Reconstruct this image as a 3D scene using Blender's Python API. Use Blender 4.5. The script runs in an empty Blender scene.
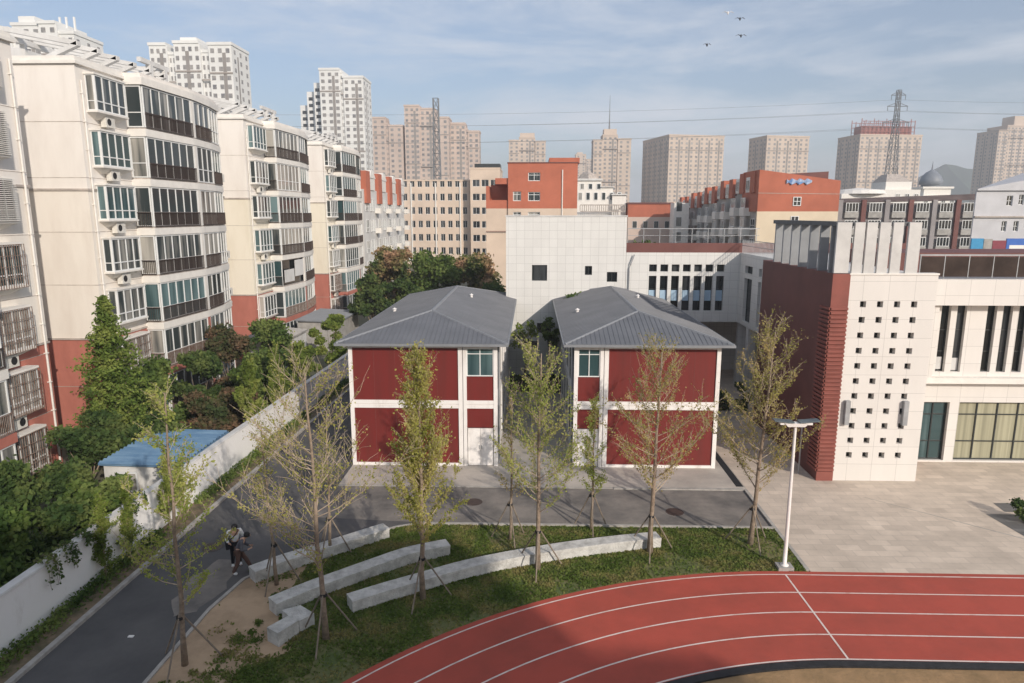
import bpy, bmesh, math, random
import numpy as np
from mathutils import Vector, Matrix
R = math.radians
random.seed(7); RNG = np.random.default_rng(7)
S = bpy.context.scene
COL = S.collection

# ------------------------------------------------------------------ camera, world, sun, exposure
F = 683.0; CAMH = 13.0
PITCH = math.atan(127.5 / F); YAW = math.atan(20 * math.cos(PITCH) / F)
cd = bpy.data.cameras.new('camera'); cam = bpy.data.objects.new('camera', cd); COL.objects.link(cam)
cam.location = (0, 0, CAMH); cam.rotation_euler = (math.pi / 2 - PITCH, 0, YAW)
cd.sensor_width = 36; cd.lens = 36 * F / 1024; cd.clip_start = 0.1; cd.clip_end = 6000
S.camera = cam
SUN_EL = 25.0; SX, SY = 0.56, -0.83          # horizontal direction towards the sun
w = bpy.data.worlds.new('World'); S.world = w; w.use_nodes = True
nt = w.node_tree; nt.nodes.clear()
out = nt.nodes.new('ShaderNodeOutputWorld'); bg = nt.nodes.new('ShaderNodeBackground')
sky = nt.nodes.new('ShaderNodeTexSky'); sky.sky_type = 'NISHITA'; sky.sun_disc = False
sky.sun_elevation = R(SUN_EL); sky.sun_rotation = math.atan2(SX, SY)
sky.air_density = 1.0; sky.dust_density = 2.0; sky.ozone_density = 3.2
tc = nt.nodes.new('ShaderNodeTexCoord')
mp = nt.nodes.new('ShaderNodeMapping'); mp.inputs['Scale'].default_value = (1.2, 1.2, 5.5); mp.inputs['Location'].default_value = (0.7, 0.2, 0.1)
mp.inputs['Rotation'].default_value = (0.06, 0.12, 0.3)
nz = nt.nodes.new('ShaderNodeTexNoise'); nz.inputs['Scale'].default_value = 2.4; nz.inputs['Detail'].default_value = 9; nz.inputs['Roughness'].default_value = 0.62; nz.inputs['Distortion'].default_value = 0.35
rp = nt.nodes.new('ShaderNodeValToRGB'); rp.color_ramp.elements[0].position = 0.40; rp.color_ramp.elements[1].position = 0.66
rp.color_ramp.elements[0].color = (0.22,) * 3 + (1,); rp.color_ramp.elements[1].color = (0.88,) * 3 + (1,)
mx = nt.nodes.new('ShaderNodeMix'); mx.data_type = 'RGBA'
mx.inputs[7].default_value = (5.6, 5.9, 6.5, 1)
L = nt.links
L.new(tc.outputs['Generated'], mp.inputs['Vector']); L.new(mp.outputs[0], nz.inputs['Vector']); L.new(nz.outputs['Fac'], rp.inputs[0])
L.new(rp.outputs[0], mx.inputs[0]); L.new(sky.outputs[0], mx.inputs[6]); L.new(mx.outputs[2], bg.inputs['Color'])
bg.inputs['Strength'].default_value = 0.115
L.new(bg.outputs[0], out.inputs['Surface'])
sl = bpy.data.lights.new('sun', 'SUN'); sun = bpy.data.objects.new('sun', sl); COL.objects.link(sun)
sl.energy = 3.3; sl.angle = R(0.6); sl.color = (1.0, 0.90, 0.79)
ce = math.cos(R(SUN_EL))
sun.rotation_euler = Vector((-SX * ce, -SY * ce, -math.sin(R(SUN_EL)))).to_track_quat('-Z', 'Y').to_euler()
sun.location = (40, -60, 60)
vs = S.view_settings; vs.view_transform = 'Standard'; vs.look = 'None'; vs.gamma = 1; vs.use_curve_mapping = False; vs.exposure = 0.22
S.cycles.max_bounces = 6; S.cycles.transparent_max_bounces = 6

# ------------------------------------------------------------------ materials
def _nodes(name):
    m = bpy.data.materials.new(name); m.use_nodes = True
    n = m.node_tree; return m, n, n.nodes['Principled BSDF']
MATS = {}
def mat(name, c, rough=0.7, var=0.12, scale=3.0, bump=0.0, metal=0.0, c2=None, stretch=(1, 1, 1), spec=0.4, contrast=(0.35, 0.65)):
    """procedural colour: mix of c and c2 (or darker/lighter c) by two octaves of noise"""
    if name in MATS: return MATS[name]
    m, n, b = _nodes(name)
    tcn = n.nodes.new('ShaderNodeTexCoord'); geo = n.nodes.new('ShaderNodeNewGeometry')
    mpn = n.nodes.new('ShaderNodeMapping'); mpn.inputs['Scale'].default_value = stretch
    nn = n.nodes.new('ShaderNodeTexNoise'); nn.inputs['Scale'].default_value = scale; nn.inputs['Detail'].default_value = 8; nn.inputs['Roughness'].default_value = 0.65
    r = n.nodes.new('ShaderNodeValToRGB'); r.color_ramp.elements[0].position = contrast[0]; r.color_ramp.elements[1].position = contrast[1]
    a = c2 if c2 else tuple(max(0, x * (1 - var)) for x in c)
    bb = c if c2 else tuple(min(1, x * (1 + var)) for x in c)
    r.color_ramp.elements[0].color = a + (1,); r.color_ramp.elements[1].color = bb + (1,)
    n.links.new(geo.outputs['Position'], mpn.inputs['Vector']); n.links.new(mpn.outputs[0], nn.inputs['Vector'])
    n.links.new(nn.outputs['Fac'], r.inputs[0]); n.links.new(r.outputs[0], b.inputs['Base Color'])
    b.inputs['Roughness'].default_value = rough; b.inputs['Metallic'].default_value = metal
    b.inputs['Specular IOR Level'].default_value = spec
    if bump:
        bn = n.nodes.new('ShaderNodeBump'); bn.inputs['Strength'].default_value = bump; bn.inputs['Distance'].default_value = 0.05
        n2 = n.nodes.new('ShaderNodeTexNoise'); n2.inputs['Scale'].default_value = scale * 6; n2.inputs['Detail'].default_value = 6
        n.links.new(geo.outputs['Position'], n2.inputs['Vector']); n.links.new(n2.outputs['Fac'], bn.inputs['Height']); n.links.new(bn.outputs[0], b.inputs['Normal'])
    MATS[name] = m; return m
def tile_mat(name, c, cm, bw, bh, mortar=0.012, rough=0.5, var=0.06, vertical=True, offset=0.0, stain=0.15):
    """cladding or paving slabs; vertical walls read (x+y, z), floors read (x, y)"""
    m, n, b = _nodes(name)
    geo = n.nodes.new('ShaderNodeNewGeometry'); sp = n.nodes.new('ShaderNodeSeparateXYZ'); n.links.new(geo.outputs['Position'], sp.inputs[0])
    cb = n.nodes.new('ShaderNodeCombineXYZ')
    if vertical:
        ad = n.nodes.new('ShaderNodeMath'); ad.operation = 'ADD'; n.links.new(sp.outputs[0], ad.inputs[0]); n.links.new(sp.outputs[1], ad.inputs[1])
        n.links.new(ad.outputs[0], cb.inputs[0]); n.links.new(sp.outputs[2], cb.inputs[1])
    else:
        n.links.new(sp.outputs[0], cb.inputs[0]); n.links.new(sp.outputs[1], cb.inputs[1])
    br = n.nodes.new('ShaderNodeTexBrick'); br.offset = offset; br.inputs['Scale'].default_value = 1.0
    br.inputs['Brick Width'].default_value = bw; br.inputs['Row Height'].default_value = bh; br.inputs['Mortar Size'].default_value = mortar
    br.inputs['Color1'].default_value = tuple(x * (1 - var) for x in c) + (1,); br.inputs['Color2'].default_value = tuple(min(1, x * (1 + var)) for x in c) + (1,)
    br.inputs['Mortar'].default_value = cm + (1,); br.inputs['Mortar Smooth'].default_value = 0.3
    n.links.new(cb.outputs[0], br.inputs['Vector'])
    nn = n.nodes.new('ShaderNodeTexNoise'); nn.inputs['Scale'].default_value = 0.7; nn.inputs['Detail'].default_value = 9; nn.inputs['Roughness'].default_value = 0.65
    mp2 = n.nodes.new('ShaderNodeMapping'); mp2.inputs['Scale'].default_value = (1.5, 1.5, 0.4) if vertical else (1, 1, 1)
    n.links.new(geo.outputs['Position'], mp2.inputs['Vector']); n.links.new(mp2.outputs[0], nn.inputs['Vector'])
    mr = n.nodes.new('ShaderNodeMapRange'); mr.inputs['From Min'].default_value = 0.3; mr.inputs['From Max'].default_value = 0.7
    mr.inputs['To Min'].default_value = 1 - stain; mr.inputs['To Max'].default_value = 1.0
    n.links.new(nn.outputs['Fac'], mr.inputs[0])
    mm = n.nodes.new('ShaderNodeMix'); mm.data_type = 'RGBA'; mm.blend_type = 'MULTIPLY'; mm.inputs[0].default_value = 1
    n.links.new(br.outputs['Color'], mm.inputs[6]); n.links.new(mr.outputs[0], mm.inputs[7]); n.links.new(mm.outputs[2], b.inputs['Base Color'])
    b.inputs['Roughness'].default_value = rough
    MATS[name] = m; return m
def glass_mat(name, dark, light, rough=0.06, split=0.6):
    m, n, b = _nodes(name)
    oi = n.nodes.new('ShaderNodeObjectInfo'); r = n.nodes.new('ShaderNodeValToRGB')
    r.color_ramp.elements[0].position = split; r.color_ramp.elements[0].color = dark + (1,)
    r.color_ramp.elements[1].position = 1.0; r.color_ramp.elements[1].color = light + (1,)
    geo = n.nodes.new('ShaderNodeNewGeometry'); mpn = n.nodes.new('ShaderNodeMapping'); mpn.inputs['Scale'].default_value = (1.3, 1.3, 0.12)
    nn = n.nodes.new('ShaderNodeTexNoise'); nn.inputs['Scale'].default_value = 1.4; nn.inputs['Detail'].default_value = 3
    n.links.new(geo.outputs['Position'], mpn.inputs['Vector']); n.links.new(mpn.outputs[0], nn.inputs['Vector'])
    ad = n.nodes.new('ShaderNodeMath'); ad.operation = 'ADD'; sb = n.nodes.new('ShaderNodeMath'); sb.operation = 'MULTIPLY_ADD'; sb.inputs[1].default_value = 1.6; sb.inputs[2].default_value = -0.8
    n.links.new(nn.outputs['Fac'], sb.inputs[0]); n.links.new(sb.outputs[0], ad.inputs[0]); n.links.new(oi.outputs['Random'], ad.inputs[1])
    n.links.new(ad.outputs[0], r.inputs[0]); n.links.new(r.outputs[0], b.inputs['Base Color'])
    b.inputs['Roughness'].default_value = rough; b.inputs['Specular IOR Level'].default_value = 0.6
    MATS[name] = m; return m
def leaf_mat(name, c1, c2, c3=None, trans=0.35, scale=0.8):
    m, n, b = _nodes(name)
    n.nodes.remove(b); outn = n.nodes['Material Output']
    geo = n.nodes.new('ShaderNodeNewGeometry')
    nn = n.nodes.new('ShaderNodeTexNoise'); nn.inputs['Scale'].default_value = scale; nn.inputs['Detail'].default_value = 6
    n.links.new(geo.outputs['Position'], nn.inputs['Vector'])
    r = n.nodes.new('ShaderNodeValToRGB'); r.color_ramp.elements[0].position = 0.36; r.color_ramp.elements[0].color = c1 + (1,)
    r.color_ramp.elements[1].position = 0.64; r.color_ramp.elements[1].color = (c3 or c2) + (1,)
    e = r.color_ramp.elements.new(0.5); e.color = c2 + (1,)
    ri = n.nodes.new('ShaderNodeMath'); ri.operation = 'MULTIPLY_ADD'; ri.inputs[1].default_value = 0.14; ri.inputs[2].default_value = -0.07
    n.links.new(geo.outputs['Random Per Island'], ri.inputs[0])
    ad = n.nodes.new('ShaderNodeMath'); ad.operation = 'ADD'; n.links.new(nn.outputs['Fac'], ad.inputs[0]); n.links.new(ri.outputs[0], ad.inputs[1])
    n.links.new(ad.outputs[0], r.inputs[0])
    d = n.nodes.new('ShaderNodeBsdfDiffuse'); t = n.nodes.new('ShaderNodeBsdfTranslucent'); mxs = n.nodes.new('ShaderNodeMixShader'); mxs.inputs[0].default_value = trans
    n.links.new(r.outputs[0], d.inputs['Color']); n.links.new(r.outputs[0], t.inputs['Color'])
    n.links.new(d.outputs[0], mxs.inputs[1]); n.links.new(t.outputs[0], mxs.inputs[2]); n.links.new(mxs.outputs[0], outn.inputs['Surface'])
    MATS[name] = m; return m

M_cream = mat('cream_render', (0.77, 0.73, 0.68), 0.85, c2=(0.66, 0.61, 0.56), scale=0.8, stretch=(1, 1, 0.25), contrast=(0.2, 0.55))
M_yellow = mat('yellow_cream_render', (0.76, 0.71, 0.60), 0.85, c2=(0.66, 0.60, 0.48), scale=0.8, stretch=(1, 1, 0.25), contrast=(0.2, 0.55))
M_cream2 = mat('warm_cream_render', (0.76, 0.71, 0.64), 0.85, c2=(0.65, 0.59, 0.52), scale=0.8, stretch=(1, 1, 0.25), contrast=(0.2, 0.55))
M_salmon = mat('salmon_red_render', (0.45, 0.165, 0.125), 0.85, c2=(0.34, 0.12, 0.09), scale=1.2, stretch=(1, 1, 0.4), contrast=(0.2, 0.6))
M_trimw = mat('white_trim', (0.74, 0.71, 0.66), 0.6, 0.06, 2.0)
M_trimd = mat('stained_ledge', (0.42, 0.37, 0.33), 0.8, 0.25, 2.0)
M_plastic = mat('white_plastic_frame', (0.72, 0.73, 0.72), 0.4, 0.04, 2.0)
M_dframe = mat('dark_window_frame', (0.03, 0.035, 0.035), 0.4, 0.1)
M_rail = mat('brown_metal_railing', (0.055, 0.038, 0.032), 0.55, 0.2, 4)
M_grille = mat('rusty_steel_grille', (0.30, 0.26, 0.23), 0.7, c2=(0.16, 0.08, 0.05), scale=5)
M_glass = glass_mat('window_glass', (0.04, 0.05, 0.052), (0.42, 0.40, 0.36), split=0.45)
M_glass2 = glass_mat('teal_window_glass', (0.03, 0.065, 0.07), (0.16, 0.24, 0.25), split=0.3)
M_glassd = glass_mat('dark_window_glass', (0.010, 0.013, 0.015), (0.05, 0.055, 0.06), split=0.7)
M_ac = mat('air_conditioner_casing', (0.62, 0.60, 0.55), 0.6, 0.12, 4)
M_black = mat('black_rubber', (0.018, 0.018, 0.02), 0.6, 0.3, 5)
M_conc = mat('weathered_concrete', (0.40, 0.385, 0.36), 0.9, c2=(0.27, 0.26, 0.245), scale=1.5, bump=0.2)
M_kerb = mat('pale_kerb_stone', (0.36, 0.34, 0.31), 0.9, 0.2, 3, bump=0.2)
M_asph = mat('asphalt', (0.115, 0.110, 0.108), 0.85, c2=(0.068, 0.067, 0.068), scale=0.5, bump=0.3, contrast=(0.3, 0.7))
M_asphd = mat('pale_asphalt', (0.24, 0.215, 0.19), 0.9, c2=(0.115, 0.107, 0.10), scale=0.55, bump=0.3, contrast=(0.35, 0.62))  # paler, browner asphalt for the cross road and the left patch
M_pave = mat('concrete_pavement', (0.52, 0.47, 0.41), 0.9, c2=(0.34, 0.31, 0.275), scale=0.6, bump=0.15, contrast=(0.3, 0.7))
M_plaza = tile_mat('plaza_slabs', (0.64, 0.54, 0.44), (0.48, 0.41, 0.34), 0.9, 0.45, 0.012, 0.75, 0.10, vertical=False, offset=0.5, stain=0.28)
M_darkpave = tile_mat('dark_granite_slabs', (0.15, 0.145, 0.14), (0.08, 0.08, 0.08), 0.6, 0.3, 0.01, 0.6, 0.2, vertical=False, offset=0.5)
M_ground = mat('earth_ground', (0.17, 0.155, 0.115), 0.95, c2=(0.09, 0.10, 0.055), scale=0.15, bump=0.3)
M_lawn = mat('lawn_turf', (0.20, 0.165, 0.075), 0.95, c2=(0.085, 0.115, 0.035), scale=0.8, bump=0.5, contrast=(0.38, 0.66))
M_soil = mat('bare_sandy_soil', (0.46, 0.33, 0.215), 0.95, c2=(0.27, 0.19, 0.12), scale=0.7, bump=0.6, contrast=(0.3, 0.6))
M_track = mat('red_rubber_track', (0.41, 0.075, 0.050), 0.9, c2=(0.29, 0.062, 0.042), scale=0.45, bump=0.25, contrast=(0.25, 0.6))
M_line = mat('white_line_paint', (0.70, 0.60, 0.55), 0.7, c2=(0.50, 0.34, 0.29), scale=2.5, contrast=(0.25, 0.5))
M_infield = mat('dry_infield', (0.36, 0.225, 0.115), 0.95, c2=(0.22, 0.145, 0.07), scale=1.0, bump=0.5, contrast=(0.3, 0.65))
M_redpanel = mat('red_sandwich_panel', (0.165, 0.020, 0.017), 0.5, c2=(0.13, 0.022, 0.018), scale=1.6, stretch=(1.5, 1.5, 0.12), contrast=(0.3, 0.6))
M_wframe = mat('white_steel_frame', (0.80, 0.77, 0.74), 0.45, c2=(0.60, 0.56, 0.52), scale=2.5, stretch=(1, 1, .3), contrast=(0.22, 0.5))
M_roof = mat('grey_metal_roof', (0.150, 0.155, 0.168), 0.55, c2=(0.115, 0.12, 0.132), scale=0.6, spec=0.5)
M_roofcap = mat('pale_roof_cap', (0.21, 0.22, 0.235), 0.5, 0.08, 1.5)
M_tile = tile_mat('white_wall_cladding', (0.70, 0.69, 0.66), (0.50, 0.49, 0.47), 0.62, 0.62, 0.012, 0.55, 0.025, stain=0.09)
M_tileH = tile_mat('white_wall_cladding_large', (0.70, 0.67, 0.63), (0.50, 0.48, 0.45), 1.2, 0.9, 0.012, 0.5, 0.02, stain=0.07)
M_redwall = mat('brown_red_and_shaded_cladding', (0.15, 0.058, 0.05), 0.7, 0.12, 0.5)  # brown red; on the perforated building's side wall the shade is in this colour
M_redwall2 = mat('red_cladding_lit', (0.24, 0.075, 0.058), 0.7, 0.12, 1.2)  # lighter copy of the red cladding, sunlight put into the colour
M_white = mat('white_wall_render', (0.64, 0.635, 0.62), 0.85, c2=(0.46, 0.45, 0.43), scale=0.7, stretch=(1, 1, 0.35), contrast=(0.25, 0.6))
M_bwall = mat('whitewashed_boundary_wall', (0.80, 0.79, 0.77), 0.9, c2=(0.52, 0.49, 0.44), scale=1.1, stretch=(1, 1, 0.5), contrast=(0.15, 0.42), bump=0.2)
M_orange = mat('orange_red_render', (0.43, 0.135, 0.080), 0.85, 0.12, 0.3)
M_beige = mat('beige_render', (0.62, 0.50, 0.40), 0.85, 0.08, 0.2)
M_pinkb = mat('pink_beige_render', (0.58, 0.46, 0.39), 0.85, 0.08, 0.1)
M_tower = mat('beige_tower_cladding', (0.56, 0.46, 0.38), 0.85, 0.08, 0.06)
M_towerw = mat('white_tower_cladding', (0.70, 0.70, 0.68), 0.85, 0.06, 0.06)
M_towerp = mat('pinkish_tower_cladding', (0.52, 0.42, 0.36), 0.85, 0.08, 0.06)
M_steel = mat('galvanised_steel', (0.35, 0.36, 0.37), 0.5, 0.15, 2, metal=0.3)
M_pylon = mat('pylon_steel', (0.17, 0.18, 0.19), 0.6, 0.1, 1)
M_redsteel = mat('red_scaffold_steel', (0.30, 0.10, 0.08), 0.7, 0.15, 1)
M_blue = mat('blue_corrugated_sheet', (0.15, 0.25, 0.36), 0.7, c2=(0.07, 0.15, 0.26), scale=1.6, stretch=(.4, 1.5, 1))
M_bluesign = mat('blue_sign_paint', (0.03, 0.12, 0.42), 0.5, 0.08)
M_cyan = mat('cyan_sign_paint', (0.03, 0.24, 0.45), 0.5, 0.08)
M_darkred = mat('dark_red_sign_paint', (0.20, 0.03, 0.05), 0.5, 0.1)
M_red = mat('bright_red_enamel', (0.55, 0.02, 0.02), 0.4, 0.05)
M_bark = mat('grey_brown_bark', (0.33, 0.26, 0.195), 0.95, c2=(0.19, 0.145, 0.105), scale=6, bump=0.5)
M_twig = mat('pale_twig_bark', (0.40, 0.32, 0.24), 0.95, 0.25, 6)
M_stake = mat('weathered_stake_wood', (0.22, 0.18, 0.14), 0.95, 0.25, 5)
M_stone = mat('pale_granite_bench', (0.60, 0.59, 0.56), 0.85, c2=(0.36, 0.35, 0.33), scale=3.0, bump=0.8, contrast=(0.3, 0.6))
M_hill = mat('far_wooded_hill', (0.05, 0.075, 0.05), 0.95, 0.3, 0.02)
M_dome = mat('slate_dome', (0.20, 0.22, 0.25), 0.5, 0.1, 0.2)
M_curtain = mat('pleated_beige_curtain', (0.42, 0.40, 0.28), 0.9, c2=(0.24, 0.23, 0.16), scale=3.0, stretch=(1.6, 1.6, 0.02))
L_young = leaf_mat('young_yellow_green_leaves', (0.30, 0.32, 0.07), (0.41, 0.41, 0.11), (0.52, 0.47, 0.16), 0.5)
L_fresh = leaf_mat('fresh_green_leaves', (0.26, 0.33, 0.07), (0.37, 0.42, 0.11), (0.48, 0.48, 0.15), 0.5)
L_brown = leaf_mat('brownish_leaves', (0.29, 0.29, 0.08), (0.40, 0.36, 0.12), (0.50, 0.40, 0.17), 0.5)
L_dark = leaf_mat('dark_evergreen_leaves', (0.045, 0.08, 0.028), (0.085, 0.13, 0.042), (0.16, 0.20, 0.065), 0.35, 0.6)
L_mid = leaf_mat('mid_green_leaves', (0.07, 0.12, 0.035), (0.13, 0.19, 0.05), (0.22, 0.27, 0.085), 0.4, 0.6)
L_bright = leaf_mat('bright_green_leaves', (0.12, 0.17, 0.035), (0.19, 0.25, 0.055), (0.30, 0.33, 0.09), 0.4, 0.8)
L_rust = leaf_mat('rusty_green_leaves', (0.09, 0.14, 0.045), (0.24, 0.21, 0.09), (0.48, 0.30, 0.19), 0.35, 0.5)
L_redb = leaf_mat('reddish_shrub_leaves', (0.06, 0.085, 0.035), (0.12, 0.10, 0.055), (0.22, 0.13, 0.085), 0.3, 0.7)

# ------------------------------------------------------------------ object helpers
WL = {}                                            # world offset used when a part is given in world coordinates
def _link(o, parent=None):
    COL.objects.link(o)
    if parent is not None: o.parent = parent
    return o
def thing(name, label, cat, loc=(0, 0, 0), rotz=0.0, group=None):
    o = bpy.data.objects.new(name, None); COL.objects.link(o); o.location = loc; o.rotation_euler = (0, 0, rotz)
    o.empty_display_size = 0.3
    o['label'] = label; o['category'] = cat
    if group: o['group'] = group
    WL[o.name] = Vector((0, 0, 0)) if rotz else Vector(loc)
    return o
def tag(o, label, cat, group=None):
    o['label'] = label; o['category'] = cat
    if group: o['group'] = group
    return o
def kind(o, k): o['kind'] = k; return o
def dup(o, parent=None, loc=None, rotz=None, scale=None, label=None):
    c = o.copy(); COL.objects.link(c); c.parent = parent
    if loc is not None: c.location = loc
    if rotz is not None: c.rotation_euler[2] = rotz
    if scale is not None: c.scale = scale
    if label: c['label'] = label
    for ch in list(o.children): dup(ch, c)
    return c
class Basis:
    """wall plane: origin o, u along the wall, n outward, z up"""
    def __init__(s, o, u, n): s.o = Vector(o); s.u = Vector(u).normalized(); s.n = Vector(n).normalized()
    def p(s, u, z, n=0.0): return s.o + s.u * u + s.n * n + Vector((0, 0, z))
class MB:
    def __init__(s): s.v = []; s.f = []
    def quad(s, a, b, c, d):
        i = len(s.v); s.v += [tuple(a), tuple(b), tuple(c), tuple(d)]; s.f.append((i, i + 1, i + 2, i + 3)); return s
    def tri(s, a, b, c):
        i = len(s.v); s.v += [tuple(a), tuple(b), tuple(c)]; s.f.append((i, i + 1, i + 2)); return s
    def hexa(s, p):                                # 8 points: bottom 4, top 4
        i = len(s.v); s.v += [tuple(q) for q in p]
        s.f += [(i, i + 3, i + 2, i + 1), (i + 4, i + 5, i + 6, i + 7)] + [(i + k, i + (k + 1) % 4, i + 4 + (k + 1) % 4, i + 4 + k) for k in range(4)]; return s
    def box(s, x0, x1, y0, y1, z0, z1):
        return s.hexa([(x0, y0, z0), (x1, y0, z0), (x1, y1, z0), (x0, y1, z0), (x0, y0, z1), (x1, y0, z1), (x1, y1, z1), (x0, y1, z1)])
    def ub(s, B, u0, u1, z0, z1, n0, n1):
        return s.hexa([B.p(u0, z0, n0), B.p(u1, z0, n0), B.p(u1, z0, n1), B.p(u0, z0, n1), B.p(u0, z1, n0), B.p(u1, z1, n0), B.p(u1, z1, n1), B.p(u0, z1, n1)])
    def prism(s, poly, z0, z1):
        n = len(poly); i = len(s.v); s.v += [(p[0], p[1], z0) for p in poly] + [(p[0], p[1], z1) for p in poly]
        s.f += [tuple(i + k for k in reversed(range(n))), tuple(i + n + k for k in range(n))]
        s.f += [(i + k, i + (k + 1) % n, i + n + (k + 1) % n, i + n + k) for k in range(n)]; return s
    def tube(s, pts, rad, n=6, cap=True):
        pts = [Vector(p) for p in pts]; rad = rad if isinstance(rad, (list, tuple)) else [rad] * len(pts); base = len(s.v)
        for k, p in enumerate(pts):
            t = (pts[min(k + 1, len(pts) - 1)] - pts[max(k - 1, 0)]).normalized()
            a = t.cross(Vector((0, 0, 1)) if abs(t.z) < 0.95 else Vector((1, 0, 0))).normalized(); b = t.cross(a)
            for j in range(n):
                an = 2 * math.pi * j / n; s.v.append(tuple(p + (a * math.cos(an) + b * math.sin(an)) * rad[k]))
        for k in range(len(pts) - 1):
            for j in range(n):
                q = base + k * n; s.f.append((q + j, q + (j + 1) % n, q + n + (j + 1) % n, q + n + j))
        if cap:
            s.f.append(tuple(base + j for j in reversed(range(n)))); s.f.append(tuple(base + (len(pts) - 1) * n + j for j in range(n)))
        return s
    def lathe(s, c, prof, n=16):
        base = len(s.v)
        for (r, z) in prof:
            for j in range(n): s.v.append((c[0] + r * math.cos(2 * math.pi * j / n), c[1] + r * math.sin(2 * math.pi * j / n), c[2] + z))
        for k in range(len(prof) - 1):
            for j in range(n):
                q = base + k * n; s.f.append((q + j, q + (j + 1) % n, q + n + (j + 1) % n, q + n + j))
        return s
    def holes(s, B, u0, u1, z0, z1, hs, d):
        """wall skin with rectangular openings hs=(u0,u1,z0,z1), reveals d deep, closed outer rim"""
        us = sorted(set([u0, u1] + [x for h in hs for x in h[:2]])); zs = sorted(set([z0, z1] + [x for h in hs for x in h[2:]]))
        us = [x for x in us if u0 - 1e-6 <= x <= u1 + 1e-6]; zs = [x for x in zs if z0 - 1e-6 <= x <= z1 + 1e-6]
        for a, b in zip(us, us[1:]):
            for c, e in zip(zs, zs[1:]):
                cu, cz = (a + b) / 2, (c + e) / 2
                if any(h[0] < cu < h[1] and h[2] < cz < h[3] for h in hs): continue
                s.quad(B.p(a, c), B.p(b, c), B.p(b, e), B.p(a, e))
        for (a, b, c, e) in hs + [(u0, u1, z0, z1)]:
            s.quad(B.p(a, c), B.p(b, c), B.p(b, c, -d), B.p(a, c, -d)); s.quad(B.p(a, e), B.p(b, e), B.p(b, e, -d), B.p(a, e, -d))
            s.quad(B.p(a, c), B.p(a, e), B.p(a, e, -d), B.p(a, c, -d)); s.quad(B.p(b, c), B.p(b, e), B.p(b, e, -d), B.p(b, c, -d))
        return s
    def build(s, name, m, parent=None, smooth=False, label=None):
        off = Vector((0, 0, 0))
        if parent is not None:
            q = parent
            while q.parent is not None: q = q.parent
            off = WL.get(q.name, Vector((0, 0, 0)))
        me = bpy.data.meshes.new(name)
        me.from_pydata([(a - off.x, b - off.y, c - off.z) for a, b, c in s.v], [], s.f)
        bm = bmesh.new(); bm.from_mesh(me); bmesh.ops.recalc_face_normals(bm, faces=bm.faces); bm.to_mesh(me); bm.free()
        me.materials.append(m)
        if smooth: me.shade_smooth()
        o = bpy.data.objects.new(name, me); _link(o, parent)
        if label: o['label'] = label
        return o
def sheet(name, poly, z, m, parent=None, thick=0.0):
    mb = MB()
    if thick: mb.prism(poly, z - thick, z)
    else:
        mb.v = [(p[0], p[1], z) for p in poly]; mb.f = [tuple(range(len(poly)))]
    return mb.build(name, m, parent)
def at(px, py, Y):
    fw = Vector((-math.sin(YAW) * math.cos(PITCH), math.cos(YAW) * math.cos(PITCH), -math.sin(PITCH))); rt = Vector((math.cos(YAW), math.sin(YAW), 0)); up = rt.cross(fw)
    r = fw + rt * (px - 512) / F - up * (py - 341.5) / F
    return Vector((0, 0, CAMH)) + r * (Y / r.y)
def window(parent, B, u0, u1, z0, z1, n=0.0, cols=2, rows=None, fr=0.05, th=0.06, fm=None, gm=None, name='window'):
    """frame with mullions, its glass a sub-part; rows = fractions of the height with a transom"""
    mb = MB(); W = u1 - u0; Hh = z1 - z0
    mb.ub(B, u0, u0 + fr, z0, z1, n, n + th); mb.ub(B, u1 - fr, u1, z0, z1, n, n + th)
    mb.ub(B, u0 + fr, u1 - fr, z0, z0 + fr, n, n + th); mb.ub(B, u0 + fr, u1 - fr, z1 - fr, z1, n, n + th)
    for k in range(1, cols):
        c = u0 + W * k / cols; mb.ub(B, c - fr * .45, c + fr * .45, z0 + fr, z1 - fr, n, n + th * .92)
    for r_ in (rows or []):
        c = z0 + Hh * r_; mb.ub(B, u0 + fr, u1 - fr, c - fr * .4, c + fr * .4, n, n + th * .85)
    f = mb.build(name, fm or M_plastic, parent)
    g = MB().ub(B, u0 + fr * .5, u1 - fr * .5, z0 + fr * .5, z1 - fr * .5, n + .004, n + .018).build('glass', gm or M_glass, f)
    return f
def railing(parent, B, u0, u1, z0, z1, n, step=0.22, m=None):
    mb = MB(); mb.ub(B, u0, u1, z1 - .05, z1, n, n + .05); mb.ub(B, u0, u1, z0, z0 + .04, n, n + .05)
    k = max(2, int((u1 - u0) / step))
    for i in range(k + 1):
        c = u0 + (u1 - u0) * i / k; mb.ub(B, c - .012, c + .012, z0, z1, n + .012, n + .037)
    return mb.build('railing', m or M_rail, parent)
def ac_unit(parent, B, u, z, n, s=1.0):
    a = MB().ub(B, u, u + .85 * s, z, z + .58 * s, n, n + .32).build('air_conditioner', M_ac, parent)
    mb = MB(); c = B.p(u + .3 * s, z + .29 * s, n + .325)
    pts = [c + B.u * .2 * s * math.cos(t) + Vector((0, 0, .2 * s * math.sin(t))) for t in [i * math.pi / 6 for i in range(12)]]
    mb.v = [tuple(p) for p in pts]; mb.f = [tuple(range(12))]; mb.build('fan_grille', M_black, a)
    return a

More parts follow.
